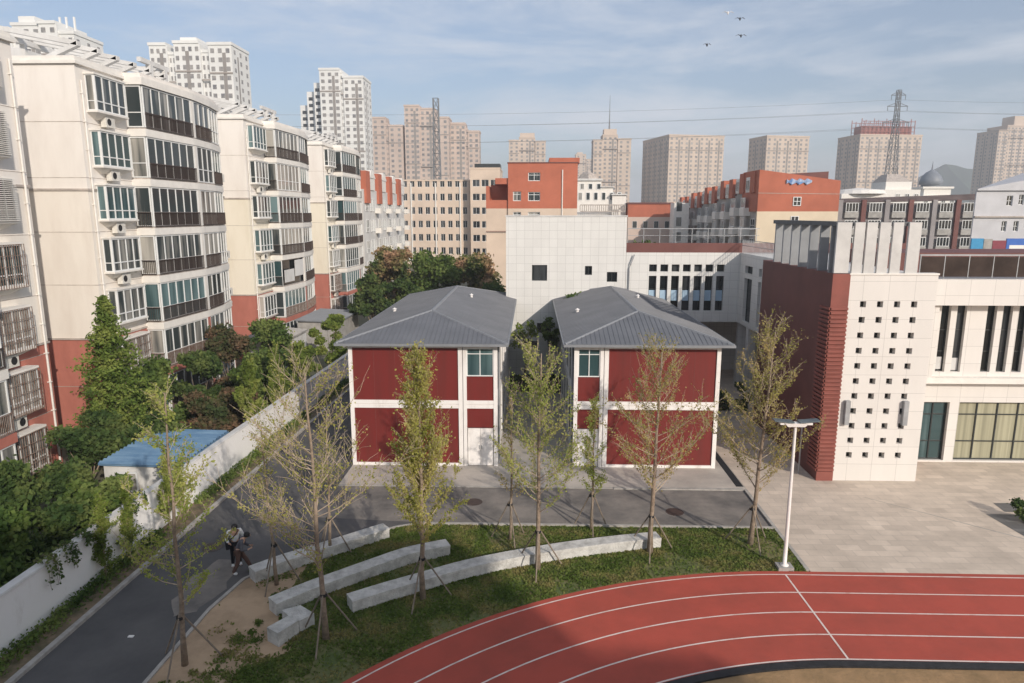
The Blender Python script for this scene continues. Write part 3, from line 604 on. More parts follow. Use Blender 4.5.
# ------------------------------------------------------------------ white tiled school block and wing
def school():
    t = thing('school_block', 'tall white tiled block with few small square windows behind the containers', 'building', (-1.95, 52, 0))
    B = Basis((-1.95, 52, 0), (1, 0, 0), (0, -1, 0))
    hs = [(1.97, 3.12, 8.0, 9.2), (5.98, 6.52, 8.45, 9.13), (7.65, 8.43, 7.93, 8.68), (2.38, 3.46, 3.97, 4.75), (1.38, 2.47, 2.79, 3.33)]
    MB().holes(B, 0, 9.05, -.05, 12.8, hs, .22).build('front_wall', M_tile, t)
    MB().box(-1.95, 7.1, 52.22, 66, -.05, 12.75).build('wall', M_tile, t)
    MB().box(-2.0, 7.15, 51.96, 52.3, 12.8, 12.9).box(-2, -1.7, 52.3, 66, 12.8, 12.9).box(6.85, 7.15, 52.3, 66, 12.8, 12.9).build('parapet', M_white, t)
    for h in hs: window(t, B, *h, -.2, 2, None, .05, .05, M_dframe, M_glassd)
    MB().tube([(7.35, 51.9, 5), (7.35, 51.9, 9.0), (7.45, 51.8, 9.3), (7.7, 51.8, 10.0)], .05, 6).build('downpipe', M_steel, t)
    # wing
    t2 = thing('school_wing', 'white tiled wing with a row of seven tall narrow windows and red parapet band', 'building', (7.15, 52, 0))
    B2 = Basis((7.12, 52, 0), (1, 0, 0), (0, -1, 0)); hs = []; x = 1.75
    st = (13.94 - 8.87) / 6
    for k in range(7):
        a = 8.87 - 7.12 + k * st; hs.append((a, a + .58, 8.72, 9.26)); 
    tall = [(h[0], h[1], 5.75, 8.4) for h in hs]
    MB().holes(B2, 0, 8.55, 4.9, 10.15, hs + tall, .3).build('front_wall', M_tile, t2)
    MB().box(7.12, 28, 52.3, 64, 4.9, 10.1).build('wall', M_tile, t2)
    MB().box(7.12, 8.9, 51.99, 52.3, -.05, 4.9).box(7.12, 28, 57, 57.3, -.05, 4.9).build('ground_floor_wall', M_tile, t2)
    MB().box(7.12, 28, 52.05, 52.3, 10.15, 10.86).build('roof_band', M_redwall, t2)
    for h in hs: window(t2, B2, *h, -.28, 1, None, .04, .04, M_dframe, M_glassd)
    for h in tall:
        f_ = window(t2, B2, *h, -.28, 1, [.28, .62], .04, .05, M_dframe, M_glassd)
        MB().hexa([B2.p(h[0] + .06, 6.5, -.18), B2.p(h[1] - .04, 6.5, -.18), B2.p(h[1] - .04, 6.5, -.2), B2.p(h[0] + .06, 6.5, -.2), B2.p(h[0] + .06, 7.3, -.21), B2.p(h[1] - .04, 7.3, -.21), B2.p(h[1] - .04, 7.3, -.23), B2.p(h[0] + .06, 7.3, -.23)]).build('open_pane', mat('painted_sky_reflection', (0.35, 0.48, 0.60), .1, .05), f_)  # blue sky reflection put into the pane's colour
    for x_ in (15.85,): MB().box(x_, x_ + .55, 52.02, 52.55, -.05, 4.9).build('column', M_tile, t2)
    # roof railing of the wing
    r = thing('roof_railing', 'thin pale roof railing above the red band of the white wing', 'railing', (12, 52.2, 10.86))
    g = MB(); g.box(7.2, 17, 52.15, 52.2, 11.9, 11.95); g.box(7.2, 17, 52.15, 52.19, 11.4, 11.43)
    for x_ in np.arange(7.2, 17, 1.2): g.box(x_ - .02, x_ + .02, 52.15, 52.19, 10.86, 11.9)
    g.build('rail', M_steel, r)
    # link facing left between wing and the red building
    t3 = thing('link_building', 'shaded white link with tall window on columns beside the red side wall', 'building', (15.65, 42.4, 0))
    B3 = Basis((15.65, 42.4, 0), (0, 1, 0), (-1, 0, 0)); Lk = 9.6
    hs = [(6.6, 8.3, 5.2, 8.4), (6.6, 8.3, 8.75, 9.3), (4.6, 5.2, 5.2, 8.4), (4.6, 5.2, 8.75, 9.3), (2.6, 3.2, 5.2, 8.4), (2.6, 3.2, 8.75, 9.3), (.6, 1.2, 5.2, 8.4)]
    MB().holes(B3, 0, Lk, 4.9, 10.15, hs, .3).build('front_wall', M_tile, t3)
    MB().box(15.95, 28, 42.4, 52, 4.9, 10.1).build('wall', M_tile, t3)
    MB().box(19.5, 28, 42.4, 52, -.05, 4.9).build('ground_floor_wall', M_redwall, t3)
    for i, h in enumerate(hs): window(t3, B3, *h, -.28, 2 if i < 2 else 1, [.3, .65] if h[3] < 8.5 else None, .04, .05, M_dframe, M_glassd)
    for y in (43.2, 46.2, 49.2): MB().box(15.7, 16.25, y, y + .55, -.05, 4.9).build('column', M_tile, t3)
    g = MB(); g.box(15.68, 15.72, 42.4, 52, 11.1, 11.14); g.box(15.68, 15.72, 42.4, 52, 10.7, 10.73)
    for y in np.arange(42.5, 52, .25): g.box(15.685, 15.715, y - .012, y + .012, 10.15, 11.1)
    g.build('railing', M_steel, t3)
school()

# ------------------------------------------------------------------ perforated building on the right
def library():
    t = thing('perforated_building', 'white school building with rows of square holes, vertical roof fins and a red side wall', 'building', (14.1, 32.4, 0))
    yf = 32.43
    B = Basis((14.92, yf, 0), (1, 0, 0), (0, -1, 0)); hs = []
    xs = [15.48 + i * .79 for i in range(4)]; zc = [8.82 - i * .745 for i in range(11)]
    for z in zc:
        for x in xs: hs.append((x - 14.92, x - 14.92 + .28, z - .15, z + .14))
    MB().holes(B, 0, 4.05, -.05, 10.2, hs, .3).build('perforated_wall', M_tileH, t)
    for h in hs: MB().ub(B, h[0], h[1], h[2], h[3], -.29, -.27).build('window', M_glassd, t)
    MB().box(14.92, 18.97, yf + .3, 42.0, -.05, 10.15).build('wall', M_tileH, t)
    MB().box(14.88, 19.0, yf - .04, yf + .4, 10.2, 10.28).build('parapet', M_trimw, t)
    # red corner: ribbed front strip and plain side
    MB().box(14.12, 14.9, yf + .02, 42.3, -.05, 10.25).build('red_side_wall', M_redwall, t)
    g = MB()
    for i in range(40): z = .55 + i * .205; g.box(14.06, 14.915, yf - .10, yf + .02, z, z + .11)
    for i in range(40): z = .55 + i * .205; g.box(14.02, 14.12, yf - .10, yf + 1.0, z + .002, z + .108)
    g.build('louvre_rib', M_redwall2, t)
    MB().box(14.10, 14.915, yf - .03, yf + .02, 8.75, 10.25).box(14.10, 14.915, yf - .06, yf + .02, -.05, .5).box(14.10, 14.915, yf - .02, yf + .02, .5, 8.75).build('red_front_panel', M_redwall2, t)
    # recessed glass part
    Bg = Basis((18.97, 35.2, 0), (1, 0, 0), (0, -1, 0)); W = 17
    tall = []; gl = []
    u = 1.98
    for grp in (2, 3, 3, 3, 3, 2):
        for j in range(grp): tall.append((u, u + .48, 4.95, 8.45)); u += .79
        u += .72
    gl = [(1.5, 2.95, .12, 3.32), (3.45, 7.7, .12, 3.32), (8.3, 12.5, .12, 3.32), (13.1, 16.5, .12, 3.32)]
    MB().holes(Bg, .0, W, -.05, 8.5, tall + gl, .28).build('recessed_wall', M_tileH, t)
    MB().box(18.97, 36, 34.55, 35.2, 8.5, 9.80).build('upper_band', M_tileH, t)
    MB().box(18.97, 36, 35.48, 44, -.05, 9.8).build('rear_wall', M_tileH, t)
    MB().box(20.3, 36, 34.75, 35.2, 4.42, 4.72).build('ledge', M_trimw, t)
    MB().box(20.35, 20.6, 34.8, 35.2, 4.72, 8.5).build('side_pier', M_tileH, t)
    for h in tall: 
        f_ = window(t, Bg, *h, -.26, 1, [.30, .62], .05, .06, M_dframe, M_glassd, 'tall_window')
    for i, h in enumerate(gl):
        window(t, Bg, *h, -.26, 2 if i == 0 else 4, [.32, .78], .07, .07, M_dframe, M_glass2 if i == 0 else M_curtain, 'shopfront_window')
    for (a, z_) in ((2.02, 5.35), (2.85, 5.3)):
        MB().ub(Bg, a, a + .35, z_ - .3, z_ + .35, -.22, -.19).build('paper_on_glass', M_white, t)
    # roof: parapet rail of dark glass and set back red storey
    MB().box(19.5, 36, 38.4, 43, 9.8, 10.9).build('roof_wall', M_redwall, t)
    # fins
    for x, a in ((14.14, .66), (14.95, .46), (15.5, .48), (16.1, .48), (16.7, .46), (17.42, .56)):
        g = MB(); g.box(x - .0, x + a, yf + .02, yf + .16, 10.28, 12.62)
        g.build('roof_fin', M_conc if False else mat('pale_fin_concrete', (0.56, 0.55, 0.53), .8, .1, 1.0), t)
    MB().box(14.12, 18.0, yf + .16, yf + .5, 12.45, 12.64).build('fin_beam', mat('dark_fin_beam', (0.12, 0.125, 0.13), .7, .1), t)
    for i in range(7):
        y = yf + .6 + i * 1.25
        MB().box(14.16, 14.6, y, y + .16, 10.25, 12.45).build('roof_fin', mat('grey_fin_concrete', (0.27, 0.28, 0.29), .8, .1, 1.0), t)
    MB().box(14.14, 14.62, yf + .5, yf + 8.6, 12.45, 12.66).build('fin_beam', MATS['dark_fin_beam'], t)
    r = thing('glass_balustrade', 'dark glass roof balustrade with a steel rail above the tall windows', 'railing', (20, 34.9, 9.85))
    g = MB(); g.box(19.4, 36, 34.88, 34.95, 10.95, 11.02); g.build('handrail', M_steel, r)
    gl_ = mat('brown_tinted_glass', (0.05, 0.035, 0.03), .12, .3, .8)
    for i in range(14):
        x = 19.45 + i * 1.2; MB().box(x + .03, x + 1.17, 34.9, 34.93, 9.9, 10.9).build('glass_panel', gl_, r); MB().box(x - .02, x + .02, 34.9, 34.95, 9.85, 10.95).build('post', M_steel, r)
    # wall lamps
    for x, lb in ((15.28, 'left grey box lamp fixed on the perforated white wall'), (18.05, 'right grey box lamp fixed on the perforated white wall')):
        l = thing('wall_lamp', lb, 'lamp', (x, yf, 2.9), group='box lamps on the perforated wall')
        MB().box(x - .11, x + .11, yf - .22, yf - .02, 2.95, 4.15).build('lamp_box', M_steel, l); MB().box(x - .05, x + .05, yf - .02, yf, 3.4, 3.7).build('bracket', M_dframe, l)
    e = thing('fire_hydrant_box', 'small red fire box at the foot of the white wall by the glass door', 'fire box', (19.9, 34.9, 0.035))
    MB().box(19.75, 20.15, 34.8, 35.1, .035, .75).build('cabinet', M_red, e); MB().box(19.78, 20.12, 34.78, 34.8, .1, .70).build('door', M_darkred, e)
    # pole and two small lights by the red wall
    p = thing('camera_pole', 'short thin pole with two white lights beside the red wall', 'pole', (13.6, 33.3, .035))
    MB().tube([(13.6, 33.3, .035), (13.6, 33.3, 2.6)], .04, 8).build('pole', M_steel, p)
    MB().box(13.5, 13.7, 33.22, 33.38, 2.6, 2.72).build('lamp_head', M_wframe, p)
library()

# ------------------------------------------------------------------ street lamp
def street_lamp():
    x, y = 9.45, 23.72
    t = thing('street_lamp', 'white twin head solar street lamp at the corner of lawn and track', 'street lamp', (x, y, .03))
    MB().box(x - .28, x + .28, y - .22, y + .22, .0, .17).build('foundation', M_conc, t)
    MB().lathe((x, y, .17), [(.15, 0), (.15, .03), (.075, .05), (.07, .9), (.05, 5.2), (.045, 5.5)], 14).build('pole', M_wframe, t, smooth=True)
    MB().hexa([(x - .3, y - .12, 5.55), (x + .3, y - .12, 5.55), (x + .3, y + .12, 5.55), (x - .3, y + .12, 5.55), (x - .42, y - .14, 5.68), (x + .42, y - .14, 5.68), (x + .42, y + .14, 5.68), (x - .42, y + .14, 5.68)]).build('bracket', M_wframe, t)
    for s in (-1, 1):
        p = MB().hexa([(x + s * .1, y - .17, 5.70), (x + s * .80, y - .17, 5.76), (x + s * .80, y + .17, 5.76), (x + s * .1, y + .17, 5.70), (x + s * .1, y - .17, 5.74), (x + s * .80, y - .17, 5.80), (x + s * .80, y + .17, 5.80), (x + s * .1, y + .17, 5.74)]).build('solar_panel', mat('solar_panel_glass', (0.12, 0.15, 0.17), .2, .1), t)
        MB().box(x + s * .45 - .12, x + s * .45 + .12, y - .1, y + .1, 5.62, 5.70).build('led_head', M_wframe, p)
street_lamp()

# ------------------------------------------------------------------ curved stone benches
def catmull(pts, n=8):
    P = [Vector(p) for p in pts]; P = [P[0] * 2 - P[1]] + P + [P[-1] * 2 - P[-2]]; o = []
    for i in range(1, len(P) - 2):
        for k in range(n):
            t = k / n; a, b, c, d = P[i - 1], P[i], P[i + 1], P[i + 2]
            o.append(.5 * ((2 * b) + (-a + c) * t + (2 * a - 5 * b + 4 * c - d) * t * t + (-a + 3 * b - 3 * c + d) * t ** 3))
    o.append(P[-2]); return o
def bench(pts, label, wdt=.52, h=.46):
    c = catmull([(p[0], p[1], 0) for p in pts]); t = thing('stone_bench', label, 'bench', (c[0].x, c[0].y, .02), group='curved stone benches on the lawn')
    def sweep(w0, z0, z1, nm, m, jit=0):
        mb = MB(); A = []
        for i, p in enumerate(c):
            d = (c[min(i + 1, len(c) - 1)] - c[max(i - 1, 0)]).normalized(); n_ = Vector((-d.y, d.x, 0)); j = random.uniform(-jit, jit)
            A.append((p - n_ * (w0 / 2 + j), p + n_ * (w0 / 2 + j)))
        for (a, b), (c_, d_) in zip(A, A[1:]):
            z = lambda v, k: (v.x, v.y, k)
            mb.hexa([z(a, z0), z(b, z0), z(d_, z0), z(c_, z0), z(a, z1), z(b, z1), z(d_, z1), z(c_, z1)])
        return mb.build(nm, m, t)
    sweep(wdt, -.03, h - .09, 'base', M_stone, .008); sweep(wdt + .06, h - .09, h, 'seat', M_stone)
b1 = [(-10.0, 22.35), (-9.1, 23.25), (-8.0, 24.15), (-6.9, 25.1), (-5.9, 25.95)]
bench(b1, 'upper curved stone bench alongside the road kerb')
bench([(-8.5, 20.35), (-7.6, 21.3), (-6.6, 22.2), (-5.7, 23.0), (-4.6, 23.9), (-3.2, 24.6)], 'middle curved stone bench between the two others')
bench([(-6.0, 20.6), (-4.9, 21.35), (-3.7, 22.1), (-2.4, 22.9), (-.8, 23.65), (1.2, 24.4), (3.2, 25.0), (5.1, 25.45)], 'longest curved stone bench, lowest on the lawn')
def lblock():
    t = thing('stone_bench_end', 'short angular grey stone bench block at the edge of the bare soil', 'bench', (-7.7, 19.3, .02))
    MB().prism([(-8.1, 18.85), (-7.65, 18.55), (-7.25, 19.25), (-7.65, 19.5)], -.02, .48).build('lower_block', M_stone, t)
    MB().prism([(-8.0, 19.85), (-7.66, 19.52), (-7.24, 19.27), (-6.9, 19.7), (-7.5, 20.15)], -.02, .44).build('upper_block', M_stone, t)
lblock()

# ------------------------------------------------------------------ foliage tools
def leaf_cloud(pts, size, aspect=1.4, jitter=.35, up=0.0):
    """one diamond leaf per point, random orientation"""
    pts = np.asarray(pts); n = len(pts)
    a = RNG.normal(size=(n, 3)); a[:, 2] += up; a /= np.linalg.norm(a, axis=1)[:, None]
    b = np.cross(a, RNG.normal(size=(n, 3))); b /= np.linalg.norm(b, axis=1)[:, None] + 1e-9
    c = np.cross(a, b); s = (size * (1 + jitter * RNG.uniform(-1, 1, n)))[:, None]
    v = np.empty((n, 4, 3)); v[:, 0] = pts - b * s * aspect / 2; v[:, 1] = pts + c * s / 2; v[:, 2] = pts + b * s * aspect / 2 + a * s * .15; v[:, 3] = pts - c * s / 2
    return v.reshape(-1, 3)
def leaf_obj(name, pts, size, m, parent, aspect=1.4):
    v = leaf_cloud(pts, size, aspect); n = len(v) // 4
    me = bpy.data.meshes.new(name); me.vertices.add(n * 4); me.vertices.foreach_set('co', v.astype(np.float32).ravel())
    me.loops.add(n * 4); me.loops.foreach_set('vertex_index', np.arange(n * 4, dtype=np.int32))
    me.polygons.add(n); me.polygons.foreach_set('loop_start', np.arange(0, n * 4, 4, dtype=np.int32)); me.polygons.foreach_set('loop_total', np.full(n, 4, dtype=np.int32))
    me.update(calc_edges=True); me.materials.append(m)
    o = bpy.data.objects.new(name, me); return _link(o, parent)
def young_tree(base, top, label, dense=1.0, spread=1.1, lm=None, nbr=34, trunk_r=.075, low=.28, upright=1.0, seed=0, leaf=.085, twigs=1.0, group='staked young trees around the lawn'):
    rnd = random.Random(seed); b = Vector(base); tp = Vector(top); H_ = (tp - b).length
    t = thing('young_tree', label, 'tree', tuple(b), rotz=0.0001, group=group)   # parts in local coordinates
    ax = tp - b; cur = [Vector((0, 0, -.05))]
    for k in range(1, 9):
        f = k / 8; cur.append(ax * f + Vector((rnd.uniform(-1, 1), rnd.uniform(-1, 1), 0)) * .05 * H_ / 8 * (1 - f * .3))
    rad = [trunk_r * (1 - .85 * k / 8) + .008 for k in range(9)]; rad[0] *= 1.25
    MB().tube(cur, rad, 8).build('trunk', M_bark, t, smooth=True)
    def onaxis(f): i = min(7, int(f * 8)); return cur[i].lerp(cur[i + 1], f * 8 - i)
    br = MB(); leaves = []
    for k in range(nbr):
        f = low + (0.97 - low) * ((k + rnd.random()) / nbr) ; p = onaxis(f); an = rnd.uniform(0, 2 * math.pi)
        ln = spread * (1.15 - f) ** .75 * rnd.uniform(.75, 1.35); el = upright * (0.55 + .55 * f) + rnd.uniform(-.15, .2)
        d = Vector((math.cos(an) * math.cos(el), math.sin(an) * math.cos(el), math.sin(el)))
        pts = [p]; q = p.copy(); dd = d.copy(); ns = 5
        for s in range(ns):
            dd = (dd + Vector((rnd.uniform(-.16, .16), rnd.uniform(-.16, .16), .13 + rnd.uniform(-.1, .1)))).normalized(); q = q + dd * ln / ns; pts.append(q.copy())
        r0 = trunk_r * .36 * (1.2 - f); br.tube(pts, [max(.004, .75 * r0 * (1 - .85 * i / ns)) for i in range(ns + 1)], 4, cap=False)
        for _ in range(int(ln * 60 * dense)):
            h = rnd.uniform(.12, 1.0) * ns; i = min(ns - 1, int(h)); q_ = pts[i].lerp(pts[i + 1], h - i); leaves.append((q_.x + rnd.gauss(0, .05), q_.y + rnd.gauss(0, .05), q_.z + rnd.gauss(0, .05)))
        for s in range(int((5 + ln * 4) * twigs)):
            g = rnd.uniform(.2, 1); i = min(ns - 1, int(g * ns)); o = pts[i].lerp(pts[i + 1], g * ns - i)
            td = (dd + Vector((rnd.uniform(-1, 1), rnd.uniform(-1, 1), rnd.uniform(-.3, .9)))).normalized(); tl = rnd.uniform(.18, .50) * (.6 + spread * .3)
            e = o + td * tl; m_ = o.lerp(e, .5) + Vector((rnd.uniform(-.03, .03), rnd.uniform(-.03, .03), .03)); br.tube([o, m_, e], [.006, .005, .003], 3, cap=False)
            nl = int(rnd.uniform(5, 15) * dense + rnd.random())
            for _ in range(nl):
                h = rnd.uniform(.15, 1.1); leaves.append(tuple(o.lerp(e, h) + Vector((rnd.gauss(0, .045), rnd.gauss(0, .045), rnd.gauss(0, .045)))))
    br.build('branches', M_twig, t)
    if leaves: leaf_obj('leaves', np.array(leaves), leaf, lm or L_young, t)
    return t
def stakes(base, label, h=1.55, r=1.05, seed=0):
    rnd = random.Random(seed); x, y = base; t = thing('tree_stake_frame', label, 'tree stakes', (x, y, .03), group='wooden stake tripods holding the young trees')
    a0 = rnd.uniform(-.3, .3) - math.pi / 2
    for k in range(3):
        a = a0 + k * 2 * math.pi / 3; e = Vector((x + r * math.cos(a), y + r * math.sin(a), .0)); p = Vector((x + .09 * math.cos(a), y + .09 * math.sin(a), h)); q = e.lerp(p, 1.08)
        MB().tube([e, q], .028, 6).build('stake', M_stake, t)
    MB().lathe((x, y, h - .06), [(.105, 0), (.115, .05), (.105, .10)], 12).build('tie_band', M_black, t)
YT = [  # base, top, label, params
 ((-10.1, 17.66), (-9.92, 8.25), 'sparse yellow green young tree on the bare soil, nearest on the left', dict(dense=0.7, spread=2, lm=L_fresh, nbr=30, low=.22, seed=11, upright=0.5, twigs=.9, leaf=.058)),
 ((-6.32, 18.97), (-6.5, 8.5), 'wide nearly bare young tree in front of the stone bench block', dict(dense=0.22, spread=3.6, lm=L_young, nbr=46, low=.26, seed=12, upright=0.5, trunk_r=.09, leaf=.052, twigs=1.3)),
 ((-9.02, 22.09), (-9.2, 5.9), 'small thin bare young tree by the upper bench', dict(dense=.5, spread=1.1, lm=L_young, nbr=18, low=.35, seed=13, upright=.6, trunk_r=.06, leaf=.052)),
 ((-7.7, 24.2), (-7.6, 5.6), 'slim bare young tree between bench and left container', dict(dense=.3, spread=1.2, lm=L_young, nbr=22, low=.35, seed=21, upright=.9, trunk_r=.06, leaf=.05)),
 ((-3.66, 21.28), (-3.6, 8.35), 'dense upright young tree in front of the left container', dict(dense=0.95, spread=2.2, lm=L_young, nbr=74, low=.24, seed=14, upright=1.02, trunk_r=.085, leaf=.055, twigs=1.25)),
 ((-0.82, 25.75), (-.74, 5.9), 'thin bare young tree just left of the gap between containers', dict(dense=0.4, spread=1.2, lm=L_brown, nbr=20, low=.3, seed=15, upright=0.75, trunk_r=.055, leaf=.05)),
 ((0.29, 23.4), (.33, 8.2), 'spreading green young tree in front of the gap between the containers', dict(dense=0.62, spread=2.7, lm=L_fresh, nbr=44, low=.27, seed=16, upright=0.62, trunk_r=.085, leaf=.052, twigs=1.1)),
 ((2.54, 26.73), (2.6, 5.65), 'slim green young tree before the white door of the right container', dict(dense=1, spread=0.9, lm=L_fresh, nbr=26, low=.25, seed=17, upright=0.95, trunk_r=.05, leaf=.052)),
 ((4.67, 24.82), (4.8, 8.0), 'brownish young tree in front of the right container', dict(dense=0.5, spread=3, lm=L_brown, nbr=46, low=.28, seed=18, upright=0.58, trunk_r=.095, leaf=.052, twigs=1.1)),
 ((8.78, 25.6), (9.2, 8.7), 'brown leafed young tree beside the plaza, next to the street lamp', dict(dense=0.6, spread=2.8, lm=L_brown, nbr=50, low=.24, seed=19, upright=0.68, trunk_r=.095, leaf=.052, twigs=1.1))]
for (bx_, by_), (tx_, tz_), lb, kw in YT:
    young_tree((bx_, by_, .02), (tx_, by_, tz_), lb, **kw)
    stakes((bx_, by_), 'three leaning stakes round the ' + lb.split(' young tree')[0] + ' tree' + {11: ' on bare soil', 12: ' by the bench block', 13: ' near the upper bench', 21: ' behind the upper bench', 14: ' before the left container', 15: ' left of the gap', 16: ' at the gap', 17: ' before the white door', 18: ' before the right container', 19: ' beside the plaza'}[kw['seed']], seed=kw['seed'], r=1.0 if kw['seed'] not in (13, 15, 17, 21) else .8)

def crown_pts(n, lumps, shell=.55):
    """points in a cluster of lumps (cx,cy,cz,rx,ry,rz), denser towards each lump's surface"""
    w_ = np.array([l[3] * l[4] * l[5] for l in lumps]) ** .67; w_ /= w_.sum(); idx = RNG.choice(len(lumps), n, p=w_); Lm = np.array(lumps)[idx]
    d = RNG.normal(size=(n, 3)); d /= np.linalg.norm(d, axis=1)[:, None]; r = shell + (1 - shell) * RNG.random(n) ** .7; r *= 1 + .2 * RNG.normal(size=n)
    return Lm[:, :3] + d * Lm[:, 3:] * r[:, None]
def make_crown(w_, h, nl, seed, squash=1.0):
    rnd = random.Random(seed); L_ = []
    for k in range(nl):
        a = rnd.uniform(0, 6.28); f = rnd.random() ** .6; zz = rnd.uniform(.12, .92); rr = w_ * .5 * f * math.sqrt(max(.05, 1 - (2 * zz - 1) ** 2)) * .8
        s = rnd.uniform(.15, .30) * w_ * .62; L_.append((rr * math.cos(a), rr * math.sin(a), h * zz, s, s, s * .75 * squash))
    return L_
def bushy(name, label, cat, base, w_, h, m, n, leaf, trunk=0.0, seed=0, nl=14, group=None):
    t = thing(name, label, cat, base, rotz=.0001 + (seed % 7) * .9, group=group); L_ = make_crown(w_, h, nl, seed); L_ = [(a, b, c + trunk, d, e, f) for a, b, c, d, e, f in L_]
    leaf_obj('crown' if trunk else 'foliage', crown_pts(n, L_), leaf, m, t)
    g = MB(); rnd = random.Random(seed + 5)
    if trunk:
        g.tube([(0, 0, -.1), (.05, .03, trunk * .6), (0, .05, trunk + h * .5)], [.05 * w_ ** .8 + .02, .04 * w_ ** .8 + .015, .015], 7)
        for l in L_[:8]: g.tube([(0, 0, trunk * .8), (l[0] * .4, l[1] * .4, trunk + (l[2] - trunk) * .6), (l[0], l[1], l[2])], [.03 * w_ ** .6, .02, .008], 5, cap=False)
        g.build('trunk', M_bark, t)
    else:
        for l in L_[:7]: g.tube([(rnd.uniform(-.15, .15), rnd.uniform(-.15, .15), -.05), (l[0] * .5, l[1] * .5, l[2] * .5), (l[0], l[1], l[2])], [.03, .02, .008], 5, cap=False)
        g.build('stem', M_bark, t)
    return t
# conifer by the near apartment block
def conifer():
    bx_, by_ = -22.2, 34.6; H_ = 8.9
    t = thing('conifer_tree', 'tall green conical conifer against the cream end wall', 'tree', (bx_, by_, 0), rotz=.0001); pts = []; g = MB()
    for k in range(130):
        f = (k + .5) / 130; z = .5 + (H_ - .6) * f; r = 2.35 * (1 - f) ** .85 * random.uniform(.55, 1.15) + .10; a = k * 2.4; e = Vector((r * math.cos(a), r * math.sin(a), z + r * .25)); o = Vector((0, 0, z))
        g.tube([o, o.lerp(e, .5) + Vector((0, 0, -.03 * r)), e], [.025, .015, .006], 4, cap=False)
        m_ = int(30 + 70 * r); tt = RNG.random(m_) ** .6; P_ = np.outer(1 - tt, o) + np.outer(tt, e) + RNG.normal(size=(m_, 3)) * np.array([.17, .17, .11]) * (0.35 + .6 * min(1.4, r)); pts.append(P_)
    leaf_obj('crown', np.vstack(pts), .10, leaf_mat('conifer_foliage', (.11, .17, .04), (.19, .26, .06), (.29, .34, .09), .4, 1.2), t, 2.0)
    MB().tube([(0, 0, -.1), (0, 0, H_)], [.16, .02], 8).build('trunk', M_bark, t); g.build('branches', M_bark, t)
conifer()
SH = [ # x,y,width,height,material,label
 (-18.9, 17.0, 4.2, 3.0, L_dark, 'dark green shrub overhanging the white wall, nearest to the viewer'),
 (-18.5, 20.6, 4.0, 3.0, L_mid, 'mid green bush leaning over the near part of the white wall'),
 (-19.3, 23.6, 4.4, 3.6, L_dark, 'dark evergreen bush in front of the cage windows'),
 (-22.6, 20.5, 3.6, 2.8, L_dark, 'low dark shrub under the caged windows'),
 (-22.8, 26.2, 3.4, 3.0, L_mid, 'green shrub at the red base of the left block'),
 (-18.0, 26.7, 3.2, 2.2, L_mid, 'leafy green bush tumbling over the wall near the shed'),
 (-19.6, 27.0, 3.4, 2.3, L_dark, 'dark bush left of the blue shed'),
 (-21.6, 31.0, 4.6, 3.6, L_dark, 'large dark evergreen bush at the foot of the conifer'),
 (-19.0, 32.8, 4.2, 3.0, L_dark, 'round dark shrub behind the blue shed roof'),
 (-18.6, 36.6, 3.8, 3.0, L_redb, 'reddish brown shrub behind the blue shed'),
 (-22.0, 38.0, 4.6, 4.6, L_mid, 'green garden shrub below the curved balconies'),
 (-17.6, 40.0, 3.4, 3.0, L_redb, 'brownish bush beside the bright part of the wall'),
 (-21.6, 42.6, 4.8, 4.8, L_dark, 'deep green shrub under the middle balconies'),
 (-18.2, 43.2, 4.2, 3.9, L_mid, 'green bush behind the dappled wall'),
 (-21.6, 47.4, 5.4, 5.0, L_redb, 'large reddish dark tree crown before the red base'),
 (-18.4, 46.9, 4.0, 3.6, L_dark, 'dark round shrub halfway along the wall'),
 (-17.8, 51.2, 3.6, 3.4, L_bright, 'bright green bush near the far end of the wall'),
 (-21.0, 53.0, 5.0, 4.6, L_mid, 'tall green bush next to the flat shed roofs'),
 (-17.0, 56.4, 3.6, 5.4, L_bright, 'bright green young crown just left of the grey container roof')]
for i, (x, y, w_, h, m, lb) in enumerate(SH):
    bushy('shrub', lb, 'shrub', (x, y, 0), w_, h, m, int(2300 + 260 * w_ * h), .145 if y < 35 else .17, seed=30 + i, nl=15, group='shrubs between wall and apartments')
# fine upright sprigs behind the wall by the dappled part
for i, (x, y, h) in enumerate(((-16.6, 38.4, 4.2), (-16.5, 42.2, 4.4))):
    young_tree((x, y, 0), (x + .2, y, h), ['slender bright green sapling behind the wall, nearer one', 'slender bright green sapling behind the wall, farther one'][i], dense=2.4, spread=1.3, lm=L_bright, nbr=30, low=.1, seed=60 + i, upright=1.1, trunk_r=.05, leaf=.12, group='bright saplings behind the wall')
# saplings on the verge
for i, (px, y, h, lm, dn) in enumerate(((-15.35, 22.3, 3.0, L_bright, 2.2), (-15.2, 23.6, 3.0, L_bright, 2.0), (-15.1, 26.3, 3.1, L_fresh, 2.2), (-15.1, 27.2, 2.2, L_fresh, 1.8))):
    young_tree((px, y, .02), (px + .05, y + .1, h), ['thin leafy sapling against the wall, nearest', 'second thin leafy sapling against the wall', 'taller pale sapling at the sunlit end of the shaded wall', 'short pale sapling beside the taller one'][i], dense=dn, spread=.42, lm=lm, nbr=26, low=.12, seed=70 + i, upright=1.05, trunk_r=.03, leaf=.06, group='self sown saplings on the verge')
